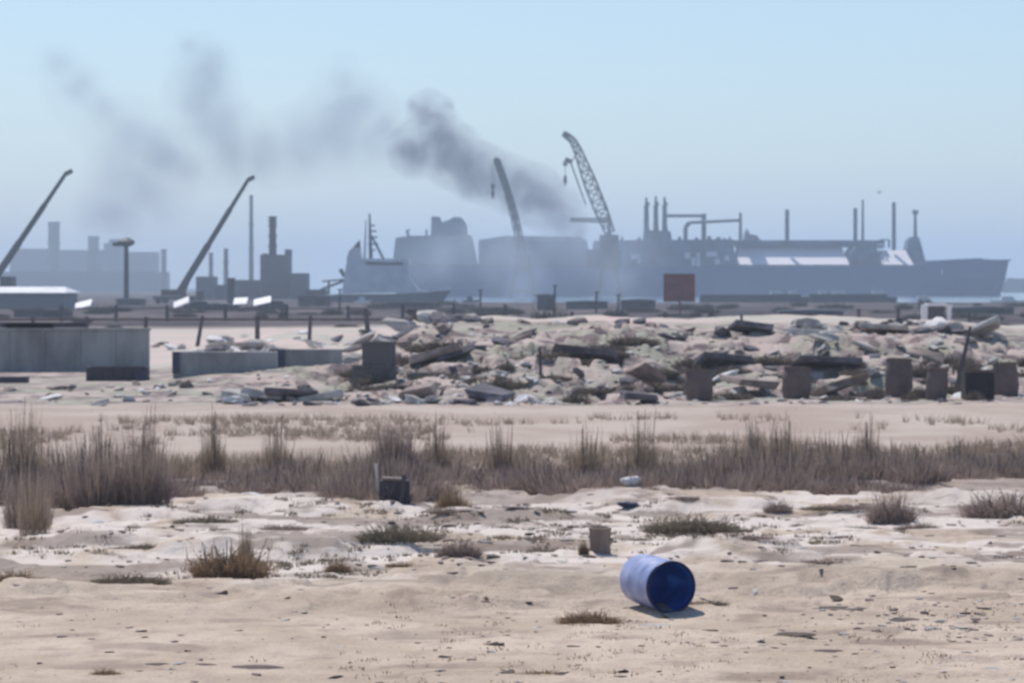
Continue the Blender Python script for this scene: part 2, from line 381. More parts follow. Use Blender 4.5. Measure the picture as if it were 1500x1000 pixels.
for px, y0 in ((949, 288), (963, 286), (976, 287)):
    mb = MB(); mb.tube((sx(px), DT+15, sz(352)), (sx(px), DT+15, sz(300)), S(4.2, DT), S(3.2, DT)); mb.tube((sx(px), DT+15, sz(300)), (sx(px), DT+15, sz(y0)), S(2.4, DT), S(1.6, DT))
    mb.tube((sx(px-3), DT+15, sz(304)), (sx(px+4), DT+15, sz(296)), S(2.4, DT)); mb.tube((sx(px+5), DT+14, sz(350)), (sx(px+1), DT+15, sz(322)), S(1.6, DT)); tp(mb, 'loading_arm', steel)
mb = MB(); sprism(mb, [(944, 352), (946, 336), (984, 338), (986, 352)], 10, 22); tp(mb, 'arm_base', ship_blue)
mb = MB(); mb.tube((sx(978), DT+15, sz(315)), (sx(1036), DT+15, sz(315)), S(2.4, DT)); mb.tube((sx(1034), DT+15, sz(312)), (sx(1034), DT+15, sz(352)), S(3.6, DT)); tp(mb, 'overhead_pipe', steel)
mb = MB()
for a, c in (((1006, 352), (1006, 332)), ((1006, 332), (1012, 325.5)), ((1012, 325.5), (1086, 322))): mb.tube((sx(a[0]), DT+10, sz(a[1])), (sx(c[0]), DT+10, sz(c[1])), S(3.2, DT) if a[0] == 1006 else S(2.3, DT))
tp(mb, 'overhead_pipe', steel)
mast(1087, 311, 351, 5, 4, 10); mast(1157, 306, 355, 6.5, 6, 14); mast(1258, 304, 352, 6, 6, 14); mast(1273, 290, 352, 4.5, 3, 25); mast(1315, 295, 366, 6.5, 5.5, 14)
mb = MB(); sprism(mb, [(1331, 386), (1337, 352), (1342, 346), (1353, 346), (1357, 360), (1364, 386)], 16, 28); fm = tp(mb, 'foremast_base', ship_blue)
mast(1350, 312, 347, 5.5, 4, 22); mb = MB(); mb.box((sx(1350), DT+22, sz(309)), (S(8, DT), 3, S(6, DT))); tp(mb, 'mast_head', steel)
mb = MB(); sprism(mb, [(1093, 351), (1095, 340), (1098, 334), (1101, 342), (1112, 344), (1117, 351)], 12, 24); tp(mb, 'deck_gear', ship_grey)
for px, py, w_, h_ in ((1008, 374, 8, 9), (1017, 383, 6, 12), (1024, 380, 5, 20), (1044, 372, 16, 7), (1052, 383, 8, 8), (1066, 378, 7, 7), (932, 376, 14, 8), (937, 381, 6, 7)):
    mb = MB(); mb.box((sx(px), DT+5.2, sz(py)), (S(w_, DT), 1.2, S(h_, DT))); tp(mb, 'pipe_manifold', ship_white)
mb = MB(); [mb.box((sx(x), DT-.4+1, sz(398)), (S(2, DT), .4, S(8, DT))) for x in range(1380, 1384, 4)]; tp(mb, 'draught_mark', ship_white)
mb = MB(); mb.tube((sx(596), DT+20, sz(345)), (sx(594), DT+20, sz(336)), S(2, DT)); mb.box((sx(596), DT+20, sz(336)), (S(6, DT), 2, S(2, DT))); tp(mb, 'radar_mast', steel)
mb = MB(); mb.tube((sx(623), DT+20, sz(345)), (sx(623), DT+20, sz(335)), S(1.6, DT)); tp(mb, 'vent_post', steel)

for k in range(26):
    px = random.choice((random.uniform(872, 940), random.uniform(990, 1078), random.uniform(1250, 1335), random.uniform(700, 866))); y_ = 350 if px < 1080 else 362
    mb = MB(); mb.box((sx(px), DT+random.uniform(12, 30), sz(y_-1.5)), (S(random.uniform(2, 7), DT), 2, S(random.uniform(3, 7), DT))); tp(mb, random.choice(('deck_vent', 'deck_locker', 'pump_house')), random.choice((ship_grey, ship_blue, steel)))
mb = MB(); mb.box((sx(1180), DT+3.2, sz(388.5)), (S(300, DT), .4, S(2, DT))); tp(mb, 'deck_pipe', ship_dark)
mb = MB(); mb.box((sx(760), DT+3.2, sz(388.5)), (S(300, DT), .4, S(2.5, DT))); tp(mb, 'deck_pipe', ship_dark)
mb = MB(); sprism(mb, [(735, 433), (735, 392), (860, 392), (860, 433)], -.25, .3); tp(mb, 'hull_panel', mat('hull_bright_blue', (.015, .09, .30), .5))
# ================================================================ TUG
DG = 800
def gx(px): return X(px, DG)
def gz(py): return Z(py, DG)
tug_dark = mat('tug_hull', (.03, .04, .09), .5); tug_grey = mat('tug_house', (.72, .70, .74), .6, (.58, .57, .62), .3); tug_white = mat('tug_white', (.8, .8, .82), .5)
G = thing('support_vessel', (gx(565), DG+5, -.5), 'smaller grey harbour vessel with stepped bridge and spiky mast left of the tanker stern', 'ship')
def gp(mb, name, m, parent=G):
    mb.v = [(x-G.location.x, y-G.location.y, z-G.location.z) for x, y, z in mb.v]; return mb.build(name, m, parent)
def gprism(pts, w0, w1): mb = MB(); mb.prism([(gx(x), gz(y)) for x, y in pts], DG+w0, DG+w1); return mb
mb = MB(); secs = []
for px, bd, bw, py, sh in ((476, 4.0, 3.4, 432, 3), (500, 4.8, 4.4, 431, 0), (600, 4.8, 4.4, 430, 0), (635, 3.4, 2.4, 427, -4), (652, 1.6, .8, 425, -8), (661, .3, .2, 424, -14)):
    secs += [(gx(px+sh), DG+5-bw, -.9), (gx(px), DG+5-bd, gz(py)), (gx(px), DG+5+bd, gz(py)), (gx(px+sh), DG+5+bw, -.9)]
fs = [(i*4+j, i*4+(j+1) % 4, i*4+4+(j+1) % 4, i*4+4+j) for i in range(5) for j in range(4)]+[(0, 1, 2, 3), (23, 22, 21, 20)]
mb.add(secs, fs); gp(mb, 'hull', tug_dark)
gp(gprism([(500, 430.5), (504, 402), (508, 380), (530, 379), (534, 383), (596, 384), (600, 408), (612, 424), (630, 427.5)], 1.8, 8.2), 'superstructure', tug_grey)
gp(gprism([(533, 382.8), (533, 378.5), (597, 379), (600, 382.8)], 1.0, 9.0), 'bridge_roof', tug_white)
gp(gprism([(536, 387.5), (536, 383), (590, 384), (590, 388)], 1.5, 1.79), 'bridge_window', tug_dark)
gp(gprism([(506, 381), (510, 368), (517, 362), (526, 362), (530, 381)], 3, 7), 'funnel', tug_grey)
gp(gprism([(509, 368), (516, 362), (520, 357), (526, 351), (527, 366)], 4, 6), 'funnel_cap', tug_dark)
mb = MB(); mb.tube((gx(542), DG+5, gz(380)), (gx(540), DG+5, gz(312)), .55, .22); mb.tube((gx(561), DG+5, gz(380)), (gx(543), DG+5, gz(345)), .35, .3)
for y, w_ in ((330, 9), (338, 12), (347, 14), (357, 15), (366, 10)): mb.box((gx(540+w_*.35), DG+5, gz(y)), (S(w_, DG), .5, S(2.4, DG)))
gp(mb, 'mast', steel)
mb = MB(); mb.tube((gx(533), DG+4, gz(380)), (gx(535), DG+4, gz(322)), .4, .15); gp(mb, 'aerial', tug_grey)
mb = MB(); mb.tube((gx(468), DG+5, gz(424)), (gx(503), DG+5, gz(411)), .35); mb.tube((gx(470), DG+5, gz(412)), (gx(503), DG+5, gz(409)), .25); mb.tube((gx(480), DG+5, gz(431)), (gx(480), DG+5, gz(411)), .3); mb.tube((gx(503), DG+5, gz(405)), (gx(497), DG+5, gz(394)), .5, .6); gp(mb, 'stern_gantry', steel)
gp(gprism([(630, 427.6), (640, 423), (655, 420.5), (660, 424.5)], 2.6, 7.4), 'bow_rail', tug_white)
def small_boat(px, py, d, lw, label, hm, cm):
    o = thing('small_boat', (X(px, d), d, -.5), label, 'boat')
    L_ = S(lw, d); mb = MB()
    mb.prism([(-L_/2, .2), (-L_/2+.3, -.4), (L_/2-1, -.4), (L_/2, .9), (L_/2-1.5, .75), (-L_/2, .7)], -1, 1); mb.build('hull', hm, o)
    mb = MB(); mb.prism([(-L_*.25, .7), (-L_*.2, 1.7), (L_*.05, 1.7), (L_*.12, .75)], -.7, .7); mb.build('cabin', cm, o)
small_boat(690, 437, 770, 26, 'small dark workboat just right of the grey vessel bow', tug_dark, tug_dark)
small_boat(532, 444, 735, 26, 'low white boat moored under the dark hull of the grey vessel', tug_white, tug_grey)
small_boat(1480, 440, 765, 60, 'long low pale boat below the tanker bow at the right edge', tug_white, tug_white)
small_boat(785, 440, 760, 12, 'little white skiff under the first harbour crane', tug_white, tug_grey)

# ================================================================ CRANES
crane_m = mat('crane_steel', (.03, .045, .06), .6, (.05, .05, .055), .4)
rust = mat('rusty_crane', (.14, .10, .09), .8, (.09, .07, .075), .4)
def mobile_crane(p0, p1, d, label):
    bx, bz = X(p0[0], d), Z(p0[1], d); tx, tz = X(p1[0], d), Z(p1[1], d); g = Hh(bx, d)
    o = thing('mobile_crane', (bx, d, g), label, 'crane', 'telescopic boom cranes on the left shore')
    q = lambda px_, pz_, y=0: Vector((px_-bx, y, pz_-g))
    a = Vector((0, 0, 2.3)); t_ = q(tx, tz); dr = (t_-a)
    mb = MB(); mb.tube(a, a+dr*.42, .85, .78, 6); mb.tube(a+dr*.38, a+dr*.73, .66, .62, 6); mb.tube(a+dr*.7, t_, .52, .42, 6); bo = mb.build('boom', crane_m, o)
    n_ = dr.normalized(); mb = MB(); mb.box(t_+Vector((.5, 0, -.05)), (1.4, .6, .9), ry=-.5); mb.build('boom_head', crane_m, bo)
    mb = MB(); mb.box((0, 0, 1.25), (11, 2.6, .7)); mb.box((4.6, 0, 1.9), (1.8, 2.5, 1.4), top=.85); mb.build('carrier', rust, o)
    for x in (-4.4, -2.9, 1.6, 3.1, 4.6):
        for s_ in (-1, 1):
            mb = MB(); mb.tube((x, s_*1.0, .55), (x, s_*1.35, .55), .55, n=14); mb.build('wheel', tug_dark, o)
    mb = MB(); mb.box((-1.6, 0, 2.35), (4.2, 2.4, 1.3)); mb.box((1.1, -1.0, 2.4), (1.2, .8, 1.5), top=.8); mb.build('slewing_cab', rust, o)
    mb = MB(); mb.tube(Vector((1.0, 0, 1.8)), a+dr*.22, .22); mb.build('luffing_ram', steel, o)
    return o
mobile_crane((-22, 405), (98, 252), 640, 'leftmost telescopic crane boom rising from the left edge over the hazy plant')
mobile_crane((262, 440), (365, 261), 660, 'telescopic crane with long straight boom left of the thin tall mast')

def lattice(mb, p0, p1, w0, w1, n, r):
    p0 = Vector(p0); p1 = Vector(p1); ax = (p1-p0).normalized(); sd = ax.cross(Vector((0, 1, 0))).normalized(); up = Vector((0, 1, 0))
    cs = []
    for i in range(n+1):
        t_ = i/n; c = p0.lerp(p1, t_); w_ = (w0+(w1-w0)*t_)/2
        cs.append([c+sd*w_+up*w_, c-sd*w_+up*w_, c-sd*w_-up*w_, c+sd*w_-up*w_])
    for i in range(n):
        for j in range(4):
            mb.tube(cs[i][j], cs[i+1][j], r, n=5, cap=False)
            k = (j+1) % 4; mb.tube(cs[i][j], cs[i+1][k], r*.65, n=4, cap=False)
            mb.tube(cs[i+1][j], cs[i+1][k], r*.65, n=4, cap=False)
DC = 1150
def cx(px): return X(px, DC)
def cz(py): return Z(py, DC)
def harbour_crane(label, base_px, foot_py, top_pts, w, hook, body):
    bx = cx(base_px)
    o = thing('harbour_crane', (bx, DC, -.5), label, 'crane')
    V = lambda px, py, y=0: Vector((cx(px)-bx, y, cz(py)+.5))
    mb = MB()
    for sx_ in (-1, 1):
        for sy_ in (-1, 1):
            mb.tube((sx_*5, sy_*5, -1.5), (sx_*2.6, sy_*2.6, 10), .8, .6)
    mb.box((0, 0, 10.5), (7, 7, 1.2)); mb.box((0, 0, 2.5), (10.8, 10.8, .7)); mb.build('portal', rust, o)
    mb = MB(); [mb.box(c, s_) for c, s_ in body]; mb.build('machinery_house', rust, o)
    mb = MB()
    for i in range(len(top_pts)-1):
        a = V(*top_pts[i]); c = V(*top_pts[i+1]); lattice(mb, a, c, w[i], w[i+1], max(2, int((c-a).length/3.2)), .34)
    jb = mb.build('jib', crane_m, o)
    e = V(*top_pts[-1]); mb = MB(); mb.box(e, (2.6, 1.6, 2.2), ry=.5); mb.build('jib_head', crane_m, jb)
    hk = V(*hook[0]); mb = MB(); mb.tube(V(hook[0][0], hook[1]), hk, .12); mb.build('hoist_rope', crane_m, o)
    mb = MB(); mb.box(hk, (1.5, 1.2, 2.4), top=.6); mb.tube(hk-Vector((0, 0, 1.2)), hk-Vector((0, 0, 2.6)), .45, .2); mb.box(hk+Vector((0, 0, S(hook[2], DC))), (1.6, 1, 1.6)); mb.build('hook_block', crane_m, o)
    return o, V
o, V = harbour_crane('harbour crane with a single slim jib leaning left in front of the dark smoke', 766, 440,
    [(766, 392), (764, 366), (754, 318), (742, 275), (733, 250), (728, 236)], [3.0, 2.8, 2.6, 2.2, 2.2, 2.0], ((722, 282), 240, 9), [((0, 0, 13.5), (6, 5.5, 5))])
mb = MB(); mb.tube(V(754, 318), V(742, 275), .9, .85, 6); mb.tube(V(742, 275), V(733, 250), .85, .9, 6); mb.tube(V(733, 250), V(728, 235), .95, 1.1, 6); mb.tube(V(764, 366), V(754, 318), .8, .9, 6); mb.build('jib_casing', crane_m, o)
o, V = harbour_crane('harbour crane with a wide lattice jib standing right of the smoke source', 892, 440,
    [(894, 342), (880, 307), (863, 264), (847, 222), (839, 206), (829, 198)], [3.4, 4.6, 4.4, 2.8, 2.2, 1.8], ((828, 262), 233, 22), [((-2, 0, 14.5), (13, 8, 7)), ((0, 0, 20.5), (7, 6, 6))])
mb = MB(); lattice(mb, V(890, 323), V(836, 322), 1.5, 1.0, 7, .25); mb.build('walkway_boom', crane_m, o)
mb = MB(); mb.tube(V(893, 350), V(892, 314), .9, .6); mb.tube(V(892, 316), V(846, 222), .16, n=5); mb.tube(V(858, 300), V(836, 238), .3, n=5); mb.tube(V(836, 238), V(846, 224), .25, n=5); mb.tube(V(828, 233), V(838, 238), .8, .9); mb.build('tower_head', crane_m, o)

# ================================================================ PLANT ON THE LEFT
plant_m = mat('plant_grey', (.20, .22, .27), .8, (.14, .16, .2), .03); plant_b = mat('plant_brown', (.17, .14, .16), .85, (.12, .1, .12), .1)
stack_m = mat('stack_steel', (.10, .14, .18), .7, (.07, .1, .13), .1)
roof_white = mat('sunlit_roof_sheet', (.82, .80, .82), .5, (.7, .69, .72), .3)
def stack(px, y0, y1, w_, d, label, taper=.85, band=True, cap=False):
    x = X(px, d); g = Hh(x, d); hh = Z(y0, d)-g; r = S(w_, d)/2
    o = thing('chimney_stack', (x, d, g), label, 'chimney')
    mb = MB(); mb.lathe([(0, -.3), (r*1.05, -.3), (r, hh*.3), (r*taper, hh*.96), (r*taper*1.12, hh*.97), (r*taper*1.12, hh), (r*.6, hh), (0, hh-.3)], n=16); mb.build('shaft', stack_m, o)
    mb = MB()
    for k in (.45, .7): m2 = MB(); m2.lathe([(r*.9, hh*k), (r*1.35, hh*k), (r*1.35, hh*k+.5), (r*.9, hh*k+.5)], n=16); m2.build('platform_ring', stack_m, o)
    if 0 and cap: mb.lathe([(r*.8, hh*.93), (r*1.6, hh*.95), (r*1.5, hh*.99), (r*.8, hh*.99)], n=12)
    return o
def block(name, px0, px1, y0, d, depth, label, cat, m, bits=(), roof=None, base=None):
    x0, x1 = X(px0, d), X(px1, d); g = Hh((x0+x1)/2, d) if base is None else base; zt = Z(y0, d); cxx = (x0+x1)/2
    o = thing(name, (cxx, d, g), label, cat)
    mb = MB(); mb.box((0, depth/2, (zt-g)/2-.3), (x1-x0, depth, zt-g+.6)); bd = mb.build('wall', m, o)
    if roof is not None:
        mb = MB(); hh = zt-g; r_ = S(roof, d); w_ = (x1-x0)/2+.5
        A_ = [(-w_, -.6, hh+.02), (w_, -.6, hh+.02), (w_, depth+.6, hh+.02), (-w_, depth+.6, hh+.02), (-w_, -.6, hh+.16), (w_, -.6, hh+.16), (w_, depth+.6, hh+.16), (-w_, depth+.6, hh+.16), (-w_+1.5, depth/2, hh+r_), (w_-1.5, depth/2, hh+r_)]; mb.add(A_, [(0, 3, 2, 1), (0, 1, 5, 4), (1, 2, 6, 5), (2, 3, 7, 6), (3, 0, 4, 7), (4, 5, 9, 8), (6, 7, 8, 9), (5, 6, 9), (7, 4, 8)]); mb.build('roof', roof_white, o)
    for (nm, a, b_, yt, yb) in bits:
        mb = MB(); za, zb = Z(yt, d)-g, Z(yb, d)-g; mb.box(((X(a, d)+X(b_, d))/2-cxx, depth*.5, (za+zb)/2), (X(b_, d)-X(a, d), depth*.6, za-zb)); mb.build(nm, m, o)
    return o
block('process_building', 14, 122, 366, 2625, 50, 'wide hazy process building behind the leftmost boom', 'building', plant_m, [('pipe_rack', 20, 68, 364, 366.5)])
block('process_building', 126, 150, 366, 2537, 30, 'narrow hazy block directly below the shorter broad stack', 'building', plant_m)
block('process_building', 152, 176, 356, 2590, 30, 'tall hazy block left of the mushroom-topped mast', 'building', plant_m, [('roof_tank', 158, 172, 350, 356.5)])
block('process_building', 178, 228, 369, 2660, 30, 'hazy block right of the mushroom-topped mast', 'building', plant_m)
block('process_building', -60, 235, 398, 2187, 60, 'long low hazy hall filling the left skyline foot', 'building', plant_m)
stack(79, 325, 420, 17, 2485, 'tallest broad stack on the left skyline', 1.0); stack(137, 346, 420, 17, 2450, 'shorter broad stack right of the tallest stack', .95)
stack(240, 365, 420, 8, 2100, 'lone slim stack between mushroom mast and boom crane', 1); stack(309, 370, 420, 6, 1495, 'slim stack just right of the boom crane', 1)
stack(331, 364, 420, 7, 1430, 'slim stack midway between boom crane and tall thin mast', .9); stack(368, 286, 420, 7, 1495, 'very tall thin mast-like stack left of the brown tower', .7)
# mushroom-topped light mast
dM = 620; x = X(185, dM); g = Hh(x, dM); o = thing('high_mast_light', (x, dM, g), 'tall light mast with a broad dark lamp ring on top', 'light mast')
hh = Z(357, dM)-g; mb = MB(); mb.tube((0, 0, -.2), (0, 0, hh), .55, .42, 10); mb.build('mast', crane_m, o)
mb = MB(); mb.lathe([(0, hh-.6), (.7, hh-.6), (1.7, hh), (1.75, hh+.5), (.8, hh+1.1), (0, hh+1.3)], n=14); mb.box((-1.9, 0, hh-.1), (1.6, .8, .8)); mb.build('lamp_ring', crane_m, o)
# brown tower building
o = block('refinery_tower', 381, 422, 373, 900, 16, 'brown-grey tower block with a thick dark chimney on its roof', 'building', plant_b, [('stair_head', 416, 423.5, 365, 373.4), ('parapet', 383, 388, 371, 373.3)])
gx0 = (X(381, 900)+X(422, 900))/2; g = o.location.z
mb = MB(); mb.tube((X(397, 900)-gx0, 6, Z(374, 900)-g), (X(397, 900)-gx0, 6, Z(316, 900)-g), S(5.8, 900), S(4.6, 900), 12)
for y in (318, 324, 330, 345, 360): mb.tube((X(397, 900)-gx0, 6, Z(y+1.5, 900)-g), (X(397, 900)-gx0, 6, Z(y-1.5, 900)-g), S(6.6, 900))
mb.build('chimney', crane_m, o)
block('refinery_annex', 423, 449, 400, 890, 14, 'low brown annex on the right foot of the brown tower', 'building', plant_b)
block('refinery_hall', 344, 381, 410, 880, 14, 'low brown hall on the left foot of the brown tower', 'building', plant_b)
block('grey_shed', 287, 312, 405, 850, 14, 'grey shed right behind the boom crane foot', 'building', plant_m)
block('grey_shed', 313, 343, 417, 860, 14, 'lower grey shed between the boom crane and the brown hall', 'building', plant_m)
block('white_roofed_hall', -40, 94, 430, 520, 16, 'long low hall with a white sunlit roof at the left edge', 'building', plant_m, roof=10)
block('site_hut', 0, 17, 405, 640, 6, 'small dark hut rising behind the white-roofed hall', 'building', crane_m)
block('wellhead_hut', 333, 343, 407, 640, 3, 'narrow dark upright cabin right of the boom crane', 'building', crane_m)
block('brown_store', 448, 476, 424, 700, 10, 'low brown store beside the stern of the grey vessel', 'building', plant_b)

# parked dark cars, sun glare painted into their pale windscreens
car_dark = mat('car_dark', (.06, .05, .07), .4); glare_glass = mat('glare_windscreen', (.8, .82, .85), .15)
def car(px, py, d, label, w_=4.4, rz=0):
    x = X(px, d); o = thing('parked_car', (x, d, Hh(x, d)), label, 'car', 'cars parked on the dark scrub plain', rz)
    mb = MB(); mb.prism([(-w_/2, .3), (-w_/2, .95), (-w_*.3, 1.0), (w_*.30, 1.0), (w_/2, .9), (w_/2, .3)], -.85, .85); mb.build('body', car_dark, o)
    mb = MB(); mb.prism([(-w_*.42, .98), (-w_*.30, 1.48), (w_*.12, 1.5), (w_*.30, .99)], -.75, .75); mb.build('cabin', car_dark, o)
    mb = MB(); mb.prism([(-w_*.31, 1.53), (w_*.13, 1.58), (w_*.34, 1.14), (w_*.31, 1.08), (w_*.12, 1.515), (-w_*.30, 1.49)], -.8, .8); mb.build('glare_windscreen', glare_glass, o)
    for sx_ in (-1, 1):
        for sy_ in (-1, 1):
            mb = MB(); mb.tube((sx_*w_*.3, sy_*.7, .33), (sx_*w_*.3, sy_*.9, .33), .33, n=12); mb.build('wheel', tug_dark, o)
    return o
def canopy(px, py, d, w_, tl, label):
    x = X(px, d); g = Hh(x, d); W = S(w_, d); zt = Z(py, d)-g; o = thing('canopy_shelter', (x, d, g), label, 'canopy', 'white canopies on the dark plain')
    mb = MB(); mb.box((0, 1.5, zt), (W, 3.0, .12), rx=.30, ry=-tl); mb.build('canopy_sheet', roof_white, o)
    for sx_ in (-1, 1):
        for yy in (.3, 2.7):
            zz = zt+sx_*tl*W*.4+(yy-1.5)*.3-.08; mb = MB(); mb.tube((sx_*W*.42, yy, 0), (sx_*W*.42, yy, zz), .05, n=6); mb.build('pole', plant_m, o)
canopy(120, 446, 440, 25, .25, 'white canopy right of the white-roofed hall'); canopy(264, 443, 440, 24, .38, 'steeply tilted white canopy at the foot of the boom crane')
canopy(351, 441, 440, 20, .05, 'level white canopy, left one of the pair under the brown tower'); canopy(383, 441, 440, 26, .22, 'tilted white canopy, right one of the pair under the brown tower')
car(400, 452, 470, 'low dark car parked under the brown annex', 4.6, R(180)); car(290, 450, 475, 'low dark car parked between the boom crane and the canopies', 4.4, R(180))
# ================================================================ QUAY, SIGN, SHELTER, FAR COAST
quay = mat('dark_quay', (.05, .06, .09), .8)
mb = MB(); d = 735
for a, c, t_ in ((1026, 1130, 0), (1130.5, 1172, .12), (1186, 1298, .1)): mb.box(((X(a, d)+X(c, d))/2, d, .7+t_), (X(c, d)-X(a, d), 3, 2.0+t_))
o = mb.build('quay_wall', quay); tag(o, 'long dark quay wall in front of the right half of the tanker', 'quay wall')
for (px, w_, lab) in ((1138, 20, 'widest white van parked behind the dark quay wall'), (1163, 14, 'white van second from left behind the quay wall'), (1206, 12, 'small white van midway along the quay wall'), (1230, 20, 'white van just right of the middle of the quay wall'), (1288, 20, 'white van at the right end of the quay wall'), (1353, 18, 'lone white van right of the quay wall end')):
    d = 742 if px < 1340 else 712; x = X(px, d); L_ = S(w_, d); z = 1.15 if px < 1340 else Hh(x, d)
    o = thing('parked_van', (x, d, z), lab, 'van', 'white vans along the quay')
    if px < 1340:
        pass
    mb = MB(); mb.prism([(-L_/2, .3), (-L_/2, 1.5), (L_*.25, 1.55), (L_*.4, .95), (L_/2, .85), (L_/2, .3)], -.85, .85); mb.build('body', roof_white, o)
    for sx_ in (-1, 1):
        mb = MB(); mb.tube((sx_*L_*.3, -.9, .32), (sx_*L_*.3, .9, .32), .32, n=10); mb.build('wheel', tug_dark, o)
# ground for vans is the quay deck
mb = MB(); mb.box(((X(1026, 742)+X(1310, 742))/2, 742, .05), (X(1310, 742)-X(1026, 742), 10.5, 2.2)); tag(mb.build('quay_deck', quay), 'concrete quay deck carrying the white vans', kind='structure')
for px, w_, lab in ((995, 46, 'faded red square board on a post left of the quay wall'),):
    d = 400; x = X(px, d); g = Hh(x, d); o = thing('red_signboard', (x, d, g), lab, 'signboard')
    red = mat('faded_red', (.34, .08, .08), .8, (.20, .06, .07), .7)
    zt, zb = Z(401, d)-g, Z(442, d)-g; mb = MB(); mb.box((0, 0, (zt+zb)/2), (S(w_, d), .25, zt-zb)); mb.build('panel', red, o)
    mb = MB(); mb.tube((.1, .3, -.2), (.1, .3, zt-.3), .16); mb.build('post', red, o)
    mb = MB(); [mb.box((0, -.16, zb+(zt-zb)*k), (S(w_, d)*1.02, .06, .12)) for k in (.03, .97)]; mb.build('frame', rust, o)
# white shelter with dark opening
d = 250; x = X(1372, d); g = Hh(x, d); o = thing('white_shelter', (x, d, g), 'small white open shelter with two pale posts and a dark inside', 'shelter')
zt = Z(444, d)-g; hw = S(22, d)
mb = MB(); mb.box((0, .5, zt-.12), (hw*1.35, 1.8, .22)); mb.box((hw*.86, .5, zt-.25), (S(8, d), 1.4, .2)); mb.build('roof', roof_white, o)
mb = MB(); mb.box((-hw+S(4, d), 0, zt/2-.1), (S(8, d), .5, zt)); mb.build('post', roof_white, o)
mb = MB(); mb.box((hw-S(4, d), 0, zt/2-.15), (S(6, d), .5, zt-.1)); mb.build('post', roof_white, o)
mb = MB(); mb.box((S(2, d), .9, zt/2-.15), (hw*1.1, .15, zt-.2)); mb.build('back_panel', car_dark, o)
# far breakwater on the right
mb = MB(); pts = []; d = 2300
for i in range(30): pts.append((X(1478, d)+i*12, Z(407+1.2*math.sin(i*1.7)+random.random(), d)))
mb.prism([(pts[0][0]-10, -1)]+pts+[(pts[-1][0]+10, -1)], d, d+60)
tag(mb.build('far_breakwater', ship_dark), 'hazy low breakwater right of the tanker bow', 'breakwater')
# gull
d = 300; o = thing('gull', (X(1288, d), d, Z(282, d)), 'small dark gull gliding above the tanker foredeck masts', 'bird')
mb = MB(); mb.lathe([(0, -.2), (.045, -.1), (.055, 0), (.04, .1), (.0, .2)], n=8)
for s_ in (-1, 1): mb.prism([(0, .03), (s_*.22, .12), (s_*.46, .04), (s_*.22, .08)], -.07, .07)
mb.build('body', crane_m, o)

# ================================================================ WIRE FENCE WITH LEANING POSTS
post_m = mat('weathered_post', (.10, .09, .10), .85, (.07, .06, .07), 2)
def fence(name, label, posts, d, rail_y):
    x0 = X(posts[0][0], d); o = thing(name, (x0, d, 0), label, 'fence')
    prev = None; wires = MB()
    for (px, yt, yb, w_, lean) in posts:
        x = X(px, d); g = Hh(x, d); mb = MB(); zt = Z(yt, d)
        mb.tube((x-x0-lean, 0, g-.2), (x-x0, 0, zt), S(w_, d)/2, S(w_, d)/2*.8, 6); mb.build('post', post_m, o)
        if prev is not None:
            for k, zz in enumerate((rail_y, rail_y+1.6)):
                wires.tube((prev-x0, 0, Z(zz, d)), (x-x0, 0, Z(zz, d)), .05 if k == 0 else .035, n=5)
        prev = x
    wires.build('rail', post_m, o)
fence('post_and_rail_fence', 'long post and rail fence running across behind the wall and rubble',
      [(-35, 462, 0, 7, 0), (48, 464, 0, 7, 0), (128, 464, 0, 7, .1), (214, 464, 0, 8, .05), (297, 462, 0, 7, .35), (377, 462, 0, 8, .0), (455, 462, 0, 7, .1), (536, 452, 0, 9, -.15), (608, 452, 0, 7, .15), (687, 460, 0, 7, 0)], 180, 467)
fence('broken_fence_posts', 'loose row of broken fence posts standing right of the dark bushes',
      [(742, 461, 0, 6, 0), (838, 456, 0, 7, .1), (912, 455, 0, 8, .3), (975, 457, 0, 8, 0), (1041, 456, 0, 9, 0), (1150, 462, 0, 6, 0), (1258, 452, 0, 6, 0), (1316, 452, 0, 7, .1), (1420, 458, 0, 5, 0)], 215, 474)

fence('pipe_rail_fence', 'low pipe rail on short posts at the foot of the harbour sheds on the left',
      [(-20, 446, 0, 6, 0), (90, 447, 0, 6, 0), (170, 446, 0, 6, 0), (245, 447, 0, 6, 0), (330, 446, 0, 6, 0), (420, 446, 0, 6, 0), (510, 448, 0, 6, 0), (590, 446, 0, 6, 0), (665, 447, 0, 6, 0), (740, 446, 0, 6, 0)], 330, 451)
for px, yt, lab in ((703, 425, 'thin hazy pole right of the grey vessel bow'), (812, 418, 'thin hazy pole between the two harbour cranes'), (905, 432, 'leaning hazy pole under the right harbour crane'), (873, 428, 'short hazy pole under the lattice jib'), (497, 424, 'short hazy pole beside the stern of the grey vessel')):
    d = 420; x = X(px, d); g = Hh(x, d); mb = MB(); mb.tube((0, 0, -.2), (.1, 0, Z(yt, d)-g), .16, .12, 7); mb.box((.1, 0, Z(yt, d)-g), (.7, .15, .15)); o = mb.build('utility_pole', post_m); o.location = (x, d, g); tag(o, lab, 'pole')
